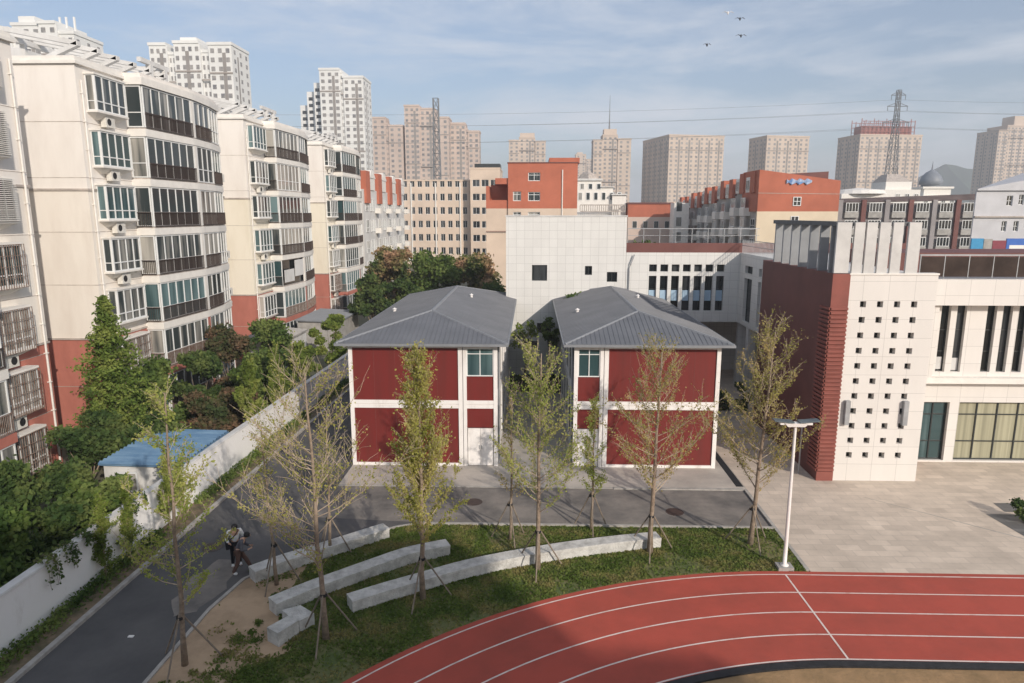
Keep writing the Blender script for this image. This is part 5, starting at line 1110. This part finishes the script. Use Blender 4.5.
# ------------------------------------------------------------------ high-rise towers
def tower(label, px0, px1, ytop, Y, m, floors=25, yaw=0.0, depth=None, steps=None, bays=None, strip=True, group='high rise towers on the skyline', winm=None, gap=None, sidew=True):
    """steps = [(f0,f1,ytop_px)] slices of the front with heights of their own"""
    xa, xb = placed(px0, px1, Y); W = (xb - xa); D_ = depth or W * .6; cx = (xa + xb) / 2
    t = thing('tower_block', label, 'tower block', (cx, Y, 0), rotz=R(yaw) + 1e-5, group=group)
    steps = steps or [(0, 1, ytop)]; ztop_all = max(ztop(s[2], Y) for s in steps)
    B = Basis((-W / 2, 0, 0), (1, 0, 0), (0, -1, 0)); wl = []; fh = 3.0
    wm_ = mat('tower_window_grey', (0.36, 0.34, 0.32), .4, c2=(0.14, 0.14, 0.15), scale=.35, contrast=(.35, .65)); dk = mat('tower_recess_shade_' + m.name, tuple(x * .52 for x in (.5, .46, .43)), .85, .1, .1)  # flat raised strips, recess shade put into their darker tone
    for si, (f0, f1, yt) in enumerate(steps):
        zt = ztop(yt, Y); u0, u1 = W * f0, W * f1; back = 0 if si % 2 == 0 else W * .03
        MB().ub(B, u0, u1 - (.02 if f1 < 1 else 0), -.05, zt, -D_, -back).build('wall', m, t)
        MB().ub(B, u0 - .3, u1 + .28 - (.6 if f1 < 1 else 0), zt, zt + 1.0, -D_, -back + .3).build('parapet', m, t)
        nb = max(2, round((u1 - u0) / ((bays or 3.6) * .72)))
        g = MB()
        for i in range(1, nb):
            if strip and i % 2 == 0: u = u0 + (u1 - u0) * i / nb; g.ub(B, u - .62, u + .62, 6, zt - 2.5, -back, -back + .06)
        if g.v: g.build('recess_shade_strip', dk, t)
        nf = int((zt - 2) / fh)
        for k in range(nf):
            z = zt - 2.6 - k * fh
            if z < 9: break
            for i in range(nb):
                u = u0 + (u1 - u0) * (i + .5) / nb; w2 = min(.8, (u1 - u0) / nb * .24); wl.append((B, u - w2, u + w2, z, z + 1.5, -back + .03))
    zt0 = min(ztop(s[2], Y) for s in (steps[0], steps[-1]))
    if sidew:
        for sd, xx, ok in ((-1, -W / 2, cx > 0 or yaw > 8), (1, W / 2, cx < 0)):
            if not ok: continue
            Bs = Basis((xx, 0, 0), (0, 1, 0), (sd, 0, 0)); nb = max(2, int(D_ / 4.5)); zt = ztop(steps[0 if sd < 0 else -1][2], Y)
            for k in range(int((zt - 2) / fh)):
                z = zt - 2.6 - k * fh
                if z < 9: break
                for i in range(nb): u = D_ * (i + .5) / nb; wl.append((Bs, u - .7, u + .7, z, z + 1.4, .03))
            gg = MB()
            for i in range(1, nb):
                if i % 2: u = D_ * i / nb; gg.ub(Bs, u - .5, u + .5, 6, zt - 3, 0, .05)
            gg.build('recess_shade_strip', dk, t)
    wl.sort(key=lambda q: -q[3]); share = {}
    for q in wl[:100]:
        B_, u0, u1, z0, z1, n = q; MB().ub(B_, u0, u1, z0, z1, n - .1, n + .07).build('window', wm_, t)
    if wl[100:]:
        g = MB()
        for B_, u0, u1, z0, z1, n in wl[100:]: g.ub(B_, u0, u1, z0, z1, n - .1, n + .07)
        kind(g.build('window_rows', wm_, t), 'stuff')
    # balcony bands
    g = MB()
    for (f0, f1, yt) in steps:
        zt = ztop(yt, Y)
        for zz_ in (zt - 9.5, zt - 33): MB().ub(B, W * f0, W * f1, zz_, zz_ + .5, -.02, .32).build('string_course', mat('tower_band', (0.33, 0.29, 0.26), .8, .1), t)
    return t, B, W, D_, ztop_all
def crown(t, B, W, D_, f0, f1, z, h, m, name='roof_tower'): return MB().ub(B, W * f0, W * f1, z, z + h, -D_ * .7, -D_ * .15).build(name, m, t)
a = tower('white tower partly hidden behind the cream roof, far left', 14, 92, 24, 230, M_towerw, steps=[(0, .25, 26), (.25, .6, 21), (.6, .82, 20), (.82, 1, 30)], bays=4); crown(*a[:4], .3, .5, a[4], 3, M_towerw)
for k, f_ in enumerate((.72, .80, .9)): MB().ub(a[1], a[2] * f_, a[2] * f_ + .5, a[4] - 2, a[4] + 3.5, -6, -5.5).build('roof_mast', M_towerw, a[0])
a = tower('white tower with many balconies behind the second cream block', 164, 243, 41, 250, M_towerw, steps=[(0, .22, 43), (.22, .30, 52), (.30, .62, 41), (.62, .72, 50), (.72, 1, 43)], bays=3.4, depth=15); crown(*a[:4], .35, .55, a[4], 2.5, M_towerw)
a = tower('tall white tower with stepped grey left side', 326, 368, 68, 330, M_towerw, steps=[(0, .48, 69), (.48, .54, 72), (.54, 1, 77)], bays=4, depth=16)
MB().ub(a[1], -a[2] * .20, -.05, -.05, ztop(80, 330), -22, -4).build('stepped_wing', M_towerw, a[0]); MB().ub(a[1], -a[2] * .42, -a[2] * .205, -.05, ztop(88, 330), -24, -7).build('stepped_wing', M_towerw, a[0]); MB().ub(a[1], -a[2] * .64, -a[2] * .425, -.05, ztop(101, 330), -26, -10).build('stepped_wing', M_towerw, a[0])
g = MB()
for k in range(22):
    for j, (u, n_, zt) in enumerate(((-.12, -4, 80), (-.33, -7, 88), (-.54, -10, 101))):
        z = ztop(zt, 330) - 4 - k * 3
        if z > 12: g.ub(a[1], a[2] * u - 1, a[2] * u + 1, z, z + 1.5, n_, n_ + .08)
kind(g.build('window_rows', M_glassd, a[0]), 'stuff')
tower('pale brown tower with dark central slot, left of the lattice mast', 375, 405, 118, 420, M_towerp, steps=[(0, .46, 118), (.46, .54, 124), (.54, 1, 126)], bays=6)
tower('tall beige tower directly behind the lattice mast', 407, 450, 106, 420, M_towerp, steps=[(0, .35, 106), (.35, .7, 109), (.7, 1, 118)], bays=5)
tower('beige twin slab tower right of the lattice mast', 451, 480, 124, 430, M_towerp, steps=[(0, .55, 124), (.55, .62, 130), (.62, 1, 132)], bays=5)
a = tower('beige tower straight above the orange block', 509, 545, 138, 550, M_tower, steps=[(0, .28, 141), (.28, .72, 138), (.72, 1, 142)], bays=6); crown(*a[:4], .3, .7, a[4], 4, M_tower)
a = tower('smallest beige tower seen between two larger ones', 568, 591, 156, 800, M_tower, steps=[(0, .3, 160), (.3, .75, 155), (.75, 1, 160)], bays=8); crown(*a[:4], .35, .6, a[4], 3, M_tower)
a = tower('beige tower carrying a tall thin antenna', 592, 629, 138, 520, M_tower, steps=[(0, .25, 141), (.25, .65, 136), (.65, 1, 140)], bays=6); crown(*a[:4], .28, .62, a[4], 5, M_tower)
MB().tube([a[1].p(a[2] * .45, a[4] + 4, -10), a[1].p(a[2] * .45, a[4] + 14, -10), a[1].p(a[2] * .45, a[4] + 30, -10)], [.7, .35, .12], 6).build('antenna', M_pylon, a[0])
a = tower('wide beige tower with a shaded receding left side', 664, 723, 137, 500, M_tower, yaw=14, depth=46, bays=5.5)
a = tower('beige tower right of the wide one, above the orange gable', 760, 806, 138, 500, M_tower, yaw=12, depth=24, bays=5.5); crown(*a[:4], .3, .5, a[4], 1.5, M_tower)
a = tower('wide beige tower crowned with red scaffolding', 851, 917, 137, 520, M_tower, steps=[(0, 1, 137)], yaw=8, depth=28, bays=5)
g = MB()
for i in range(14):
    for n_ in (-2, -14):
        u = a[2] * (.03 + .86 * i / 13); g.ub(a[1], u - .2, u + .2, a[4], a[4] + 12 - (i % 3), n_ - .2, n_ + .2)
for z_ in (3, 6.5, 10): g.ub(a[1], a[2] * .03, a[2] * .89, a[4] + z_, a[4] + z_ + .35, -2.2, -1.8); g.ub(a[1], a[2] * .03, a[2] * .89, a[4] + z_, a[4] + z_ + .35, -14.2, -13.8)
g.build('scaffolding', M_redsteel, a[0]); MB().ub(a[1], a[2] * .06, a[2] * .86, a[4], a[4] + 7, -13, -3).build('roof_storey', M_redsteel, a[0])
a = tower('cropped beige tower at the right picture edge', 986, 1060, 128, 640, M_tower, steps=[(0, .14, 133), (.14, 1, 128)], yaw=6, depth=26, bays=4.5); crown(*a[:4], .25, .8, a[4], 9, M_tower, 'roof_storey')
tower('faint slim tower peeking out left of the wide beige tower', 645, 650, 175, 900, M_tower, bays=5, sidew=False)
tower('distant bluish block between the scaffolded tower and the dome', 916, 930, 181, 1100, M_tower, bays=7, sidew=False)

# lattice mast and pylon
def lattice(label, px, yt, yb, Y, wb, wt, arms, name='lattice_pylon'):
    x = at(px, 214, Y).x; H_ = ztop(yt, Y); t = thing(name, label, 'pylon', (x, Y, 0)); g = MB(); n = 14
    def c(f, sx, sy): w_ = wb + (wt - wb) * min(1, f * 1.15) ; return Vector((x + sx * w_ / 2, Y + sy * w_ / 2, H_ * f))
    for sx in (-1, 1):
        for sy in (-1, 1): g.tube([c(i / n, sx, sy) for i in range(n + 1)], .16, 4)
    mb = MB()
    for i in range(n):
        f0, f1 = i / n, (i + 1) / n
        for (a, b) in (((-1, -1), (1, -1)), ((1, -1), (1, 1)), ((1, 1), (-1, 1)), ((-1, 1), (-1, -1))):
            mb.tube([c(f0, *a), c(f1, *b)], .09, 3, cap=False); mb.tube([c(f0, *b), c(f1, *a)], .09, 3, cap=False); mb.tube([c(f1, *a), c(f1, *b)], .09, 3, cap=False)
    g.build('leg_frame', M_pylon, t); mb.build('bracing', M_pylon, t)
    for (yy, hw) in arms:
        z = ztop(yy, Y); k = MB(); k.tube([(x - hw, Y, z), (x + hw, Y, z)], .14, 4); k.tube([(x - hw, Y, z), (x, Y, z + 1.6), (x + hw, Y, z)], .11, 4)
        for s in (-1, 1): k.tube([(x + s * hw * .95, Y, z), (x + s * hw * .95, Y, z - 1.8)], .12, 4)
        k.build('cross_arm', M_pylon, t)
    return x, H_
lattice('tall dark lattice mast in front of the tall beige tower', 438, 98, 180, 260, 3.4, 1.9, [])
px_, ph = lattice('power pylon with three cross arms before the scaffolded tower', 887, 92, 190, 300, 6, 1.4, [(97, 3.0), (108, 4.2), (124, 5.5)])
for i, (yy, off, lb) in enumerate(((97, 0, 'topmost'), (108, -4, 'second'), (108, 4, 'third'), (124, -5, 'fourth'), (124, 5, 'lowest'))):
    z = ztop(yy, 300) - 1.8; x0_ = px_ + off; P_ = []
    for k in range(25):
        f_ = k / 24; P_.append((x0_ + (-260 - x0_) * f_, 300 - 40 * f_, z + (-6) * f_ - 14 * 4 * f_ * (1 - f_) * .35))
    tag(MB().tube(P_, .04, 4).build('power_line', M_pylon), lb + ' power line sagging left from the pylon across the sky', 'power line', 'power lines from the pylon')
    P_ = [(x0_ + 200 * k / 16, 300 - 30 * k / 16, z - 10 * 4 * (k / 16) * (1 - k / 16) * .35) for k in range(17)]
    tag(MB().tube(P_, .04, 4).build('power_line', M_pylon), lb + ' power line running right from the pylon', 'power line', 'power lines from the pylon')
# hill
def hill():
    mb = MB(); Y0 = 1500; n = 60; pr = []
    for i in range(n + 1):
        px = 560 + i * 11; x = at(px, 214, Y0).x; e = math.exp(-((px - 975) / 75) ** 2) * 44 + math.exp(-((px - 800) / 120) ** 2) * 10 + 4 * math.sin(i * .9) + 3 * math.sin(i * 2.3); h = (214 - (214 - e)) * Y0 / F + 13; pr.append((x, max(12, h)))
    rows = [(0, 0.0), (60, .5), (160, 1.0), (320, .7), (500, 0.0)]; V = [[(x, Y0 - 100 + dy, -1 + h * k) for x, h in pr] for dy, k in rows]
    for a, b in zip(V, V[1:]):
        for i in range(n): mb.quad(a[i], a[i + 1], b[i + 1], b[i])
    struct(mb.build('hill', M_hill, None, smooth=True))
hill()
# birds
for i, (px, py, s) in enumerate(((740, 19, 1.0), (741, 36, 1.1), (707, 45, .8), (728, 13, 1.2))):
    p = at(px, py, 60); t = thing('bird', ['uppermost of the small dark birds high in the sky', 'middle small dark bird with spread wings in the sky', 'lowest and leftmost small dark bird in the sky', 'white bird flying highest of all beside a dark one'][i], 'bird', tuple(p), group='birds in flight')
    w_ = .42 * s; b_ = MB().lathe((p.x, p.y, p.z), [(.001, -.14), (.05, -.09), (.07, 0), (.05, .08), (.03, .12), (.001, .17)], 8)
    b_.hexa([p + Vector((0, -.06, 0)), p + Vector((w_ * .5, -.05, .10)), p + Vector((w_ * .5, .06, .10)), p + Vector((0, .06, 0)), p + Vector((0, -.06, .02)), p + Vector((w_ * .5, -.05, .12)), p + Vector((w_ * .5, .06, .12)), p + Vector((0, .06, .02))])
    b_.hexa([p + Vector((w_ * .5, -.05, .10)), p + Vector((w_, .03, .0)), p + Vector((w_, .06, .0)), p + Vector((w_ * .5, .06, .10)), p + Vector((w_ * .5, -.05, .12)), p + Vector((w_, .03, .015)), p + Vector((w_, .06, .015)), p + Vector((w_ * .5, .06, .12))])
    b_.hexa([p + Vector((0, -.06, 0)), p + Vector((-w_ * .5, -.05, .10)), p + Vector((-w_ * .5, .06, .10)), p + Vector((0, .06, 0)), p + Vector((0, -.06, .02)), p + Vector((-w_ * .5, -.05, .12)), p + Vector((-w_ * .5, .06, .12)), p + Vector((0, .06, .02))])
    b_.hexa([p + Vector((-w_ * .5, -.05, .10)), p + Vector((-w_, .03, .0)), p + Vector((-w_, .06, .0)), p + Vector((-w_ * .5, .06, .10)), p + Vector((-w_ * .5, -.05, .12)), p + Vector((-w_, .03, .015)), p + Vector((-w_, .06, .015)), p + Vector((-w_ * .5, .06, .12))])
    b_.build('body', M_wframe if i == 3 else M_black, t)

# ------------------------------------------------------------------ block behind the viewpoint that shades the near ground
K_ = math.tan(R(SUN_EL)) / .4467
def behind():
    Yb = 2.6 - 32.4; B = Basis((-12, Yb, 0), (1, 0, 0), (0, 1, 0))
    t = thing('school_hall', 'tall pale school hall behind the viewpoint that shades the near lawn', 'building', (-12, Yb, 0)); MB().box(-12, 34.4, Yb - 14, Yb, -.05, 30 * K_).build('wall', M_tileH, t); MB().box(34.4, 38.1, Yb - 14, Yb, -.05, 26.1 * K_).build('wall', M_tileH, t)
    for k in range(9):
        for i in range(9): window(t, B, 2 + i * 4.4, 4.4 + i * 4.4, 1 + k * 3.2, 3 + k * 3.2, .02, 2)
behind()

# ------------------------------------------------------------------ people
def person(loc, face, label, joints, mats, hairm, scale=1.0):
    """joints in a frame where the person faces +y; body grown with a skin modifier"""
    t = thing('person', label, 'person', loc, rotz=face)
    J = {k: Vector(v[0]) * scale for k, v in joints.items()}; Rr = {k: v[1] * scale for k, v in joints.items()}
    def skin(names, edges, nm, m, parent, grow=0.0, root=0):
        me = bpy.data.meshes.new(nm); me.from_pydata([tuple(J[n]) for n in names], [(names.index(a), names.index(b)) for a, b in edges], [])
        o = bpy.data.objects.new(nm, me); _link(o, parent); md = o.modifiers.new('s', 'SKIN'); sv = me.skin_vertices[0].data
        for i, n in enumerate(names): r = Rr[n] + grow; sv[i].radius = (r, r); sv[i].use_root = (i == root)
        ss = o.modifiers.new('u', 'SUBSURF'); ss.levels = 2; ss.render_levels = 2; me.materials.append(m); return o
    N = list(J); E = [('pelvis', 'waist'), ('waist', 'chest'), ('chest', 'neck'), ('neck', 'chin'), ('chin', 'head')]
    for s in 'LR': E += [('chest', 'sh' + s), ('sh' + s, 'el' + s), ('el' + s, 'wr' + s), ('wr' + s, 'ha' + s), ('pelvis', 'hp' + s), ('hp' + s, 'kn' + s), ('kn' + s, 'an' + s), ('an' + s, 'to' + s)]
    body = skin(N, E, 'body', mat('skin_tone', (0.50, 0.31, 0.22), .6, .05), t, root=N.index('pelvis'))
    skin(['pelvis', 'waist', 'chest', 'shL', 'elL', 'wrL', 'shR', 'elR', 'wrR'], [('pelvis', 'waist'), ('waist', 'chest'), ('chest', 'shL'), ('shL', 'elL'), ('elL', 'wrL'), ('chest', 'shR'), ('shR', 'elR'), ('elR', 'wrR')], 'shirt', mats[0], t, .018)
    skin(['pelvis', 'hpL', 'knL', 'anL', 'hpR', 'knR', 'anR'], [('pelvis', 'hpL'), ('hpL', 'knL'), ('knL', 'anL'), ('pelvis', 'hpR'), ('hpR', 'knR'), ('knR', 'anR')], 'trousers', mats[1], t, .022)
    for s in 'LR': skin(['an' + s, 'to' + s], [('an' + s, 'to' + s)], 'shoe', mats[2], t, .016)
    h = J['head']; mb = MB(); mb.lathe((h.x, h.y - .015, h.z - .02), [(.100, -.05), (.112, .0), (.108, .05), (.08, .10), (.04, .125), (.002, .132)], 14); mb.build('hair', hairm, t, smooth=True)
    # face: nose, eyes, mouth ; fingers
    f = MB(); f.hexa([h + Vector((-.013, .092, -.05)), h + Vector((.013, .092, -.05)), h + Vector((.010, .125, -.05)), h + Vector((-.010, .125, -.05)), h + Vector((-.008, .09, .0)), h + Vector((.008, .09, .0)), h + Vector((.006, .10, .0)), h + Vector((-.006, .10, .0))]); f.build('nose', MATS['skin_tone'], body)
    e = MB()
    for s in (-1, 1): e.lathe((h.x + s * .035, h.y + .088, h.z - .005), [(.001, -.010), (.012, 0), (.001, .010)], 8)
    e.build('eyes', M_black, body)
    for s in 'LR':
        w_, hd = J['wr' + s], J['ha' + s]; d = (hd - w_).normalized(); sd = d.cross(Vector((0, 1, 0))).normalized(); fg = MB()
        for k, ln in enumerate((.075, .088, .082, .062)):
            o_ = hd + sd * (.03 - .02 * k); fg.tube([o_, o_ + d * ln * .5, o_ + d * ln * .85 + Vector((0, .02, 0))], [.010, .009, .007], 5)
        o_ = w_.lerp(hd, .6) + Vector((0, .03, 0)); fg.tube([o_, o_ + d * .03 + Vector((0, .03, 0)), o_ + d * .06 + Vector((0, .035, 0))], [.011, .010, .008], 5); fg.build('fingers', MATS['skin_tone'], body)
    return t, J
base = dict(pelvis=((0, 0, .95), .125), waist=((0, .02, 1.10), .115), chest=((0, .03, 1.33), .135), neck=((0, .05, 1.49), .055), chin=((0, .08, 1.57), .075), head=((0, .09, 1.67), .100))
def add(d, s, sx, sh, el, wr, ha, hp, kn, an, to):
    d['sh' + s] = (sh, .062); d['el' + s] = (el, .045); d['wr' + s] = (wr, .032); d['ha' + s] = (ha, .038); d['hp' + s] = (hp, .09); d['kn' + s] = (kn, .062); d['an' + s] = (an, .042); d['to' + s] = (to, .038)
w1 = dict(base); w1['neck'] = ((0, .09, 1.48), .055); w1['chin'] = ((0, .15, 1.54), .072); w1['head'] = ((0, .18, 1.62), .10)
add(w1, 'L', -1, (-.20, .03, 1.40), (-.30, .0, 1.12), (-.22, .18, .95), (-.18, .25, .92), (-.10, 0, .90), (-.12, .04, .50), (-.13, 0, .08), (-.14, .17, .04))
add(w1, 'R', 1, (.20, .03, 1.40), (.30, .0, 1.12), (.24, .20, 1.02), (.20, .28, 1.02), (.10, 0, .90), (.12, .10, .50), (.13, .02, .08), (.15, .19, .04))
M_wshirt = mat('white_cotton', (0.62, 0.63, 0.64), .9, .08, 5); M_blackc = mat('black_cloth', (0.018, 0.018, 0.02), .9, .2, 5); M_greyc = mat('charcoal_cloth', (0.10, 0.10, 0.115), .9, .15, 5); M_brownc = mat('brown_trousers', (0.10, 0.058, 0.045), .9, .15, 5); M_shoe = mat('white_shoe', (0.70, 0.70, 0.68), .6, .05)
M_hair = mat('black_hair', (0.012, 0.011, 0.011), .6, .2, 20)
t, J = person((-11.05, 23.45, 0.0), R(-150), 'person in white shirt and black trousers with a black shoulder bag, standing on the road', w1, (M_wshirt, M_blackc, M_shoe), M_hair)
v = MB(); v.tube([J['chest'] + Vector((-.13, .14, .12)), J['chest'] + Vector((0.0, .17, -.05)), J['pelvis'] + Vector((.24, .10, .10))], .018, 5); v.tube([J['chest'] + Vector((-.13, .10, .14)), J['chest'] + Vector((0, -.12, .0)), J['pelvis'] + Vector((.24, -.02, .10))], .018, 5); v.build('bag_strap', M_blackc, t)
MB().box(.20, .34, -.10, .22, .78, 1.04).build('shoulder_bag', M_blackc, t)
w2 = dict(base); w2['waist'] = ((0, .06, 1.08), .115); w2['chest'] = ((0, .16, 1.27), .135); w2['neck'] = ((0, .25, 1.40), .055); w2['chin'] = ((0, .32, 1.45), .07); w2['head'] = ((0, .36, 1.53), .098)
add(w2, 'L', -1, (-.20, .17, 1.34), (-.28, .22, 1.06), (-.14, .40, 1.02), (-.08, .46, 1.04), (-.10, 0, .90), (-.12, .24, .52), (-.13, .42, .10), (-.13, .58, .05))
add(w2, 'R', 1, (.20, .17, 1.34), (.28, .14, 1.06), (.18, .36, 1.0), (.12, .44, 1.02), (.10, 0, .90), (.11, -.02, .48), (.12, -.22, .10), (.12, -.06, .04))
person((-10.68, 22.85, 0.0), R(-72), 'person in charcoal top and brown trousers striding towards the stone bench', w2, (M_greyc, M_brownc, M_shoe), M_hair, .97)

for x_, y_, lb in ((-12.6, 24.8, 'round iron manhole cover in the shaded left road'), (-2.6, 29.4, 'round iron manhole cover in the road before the left container'), (6.4, 28.6, 'round iron manhole cover in the road before the right container')):
    mh = thing('manhole_cover', lb, 'manhole cover', (x_, y_, .004), group='manhole covers in the road'); MB().lathe((x_, y_, .0), [(.40, .0), (.40, .012), (.34, .012), (.34, .010), (.001, .010)], 20).build('cover', M_rail, mh)
# small litter on the road
tag(MB().box(-12.55, -12.38, 18.9, 19.0, .006, .03).build('litter', M_wframe), 'small white scrap of litter lying on the asphalt road', 'litter')

# ------------------------------------------------------------------ haze
hz = MB().box(-1400, 1400, -90, 2100, -3, 140).build('haze', MATS['cream_render']); kind(hz, 'stuff'); hm = bpy.data.materials.new('haze_air'); hm.use_nodes = True; hn = hm.node_tree; hn.nodes.clear()
ho = hn.nodes.new('ShaderNodeOutputMaterial'); hv = hn.nodes.new('ShaderNodeVolumePrincipled'); hv.inputs['Density'].default_value = 0.00055; hv.inputs['Color'].default_value = (0.86, 0.89, 0.94, 1); hv.inputs['Anisotropy'].default_value = 0.0
hn.links.new(hv.outputs[0], ho.inputs['Volume']); hz.data.materials.clear(); hz.data.materials.append(hm)
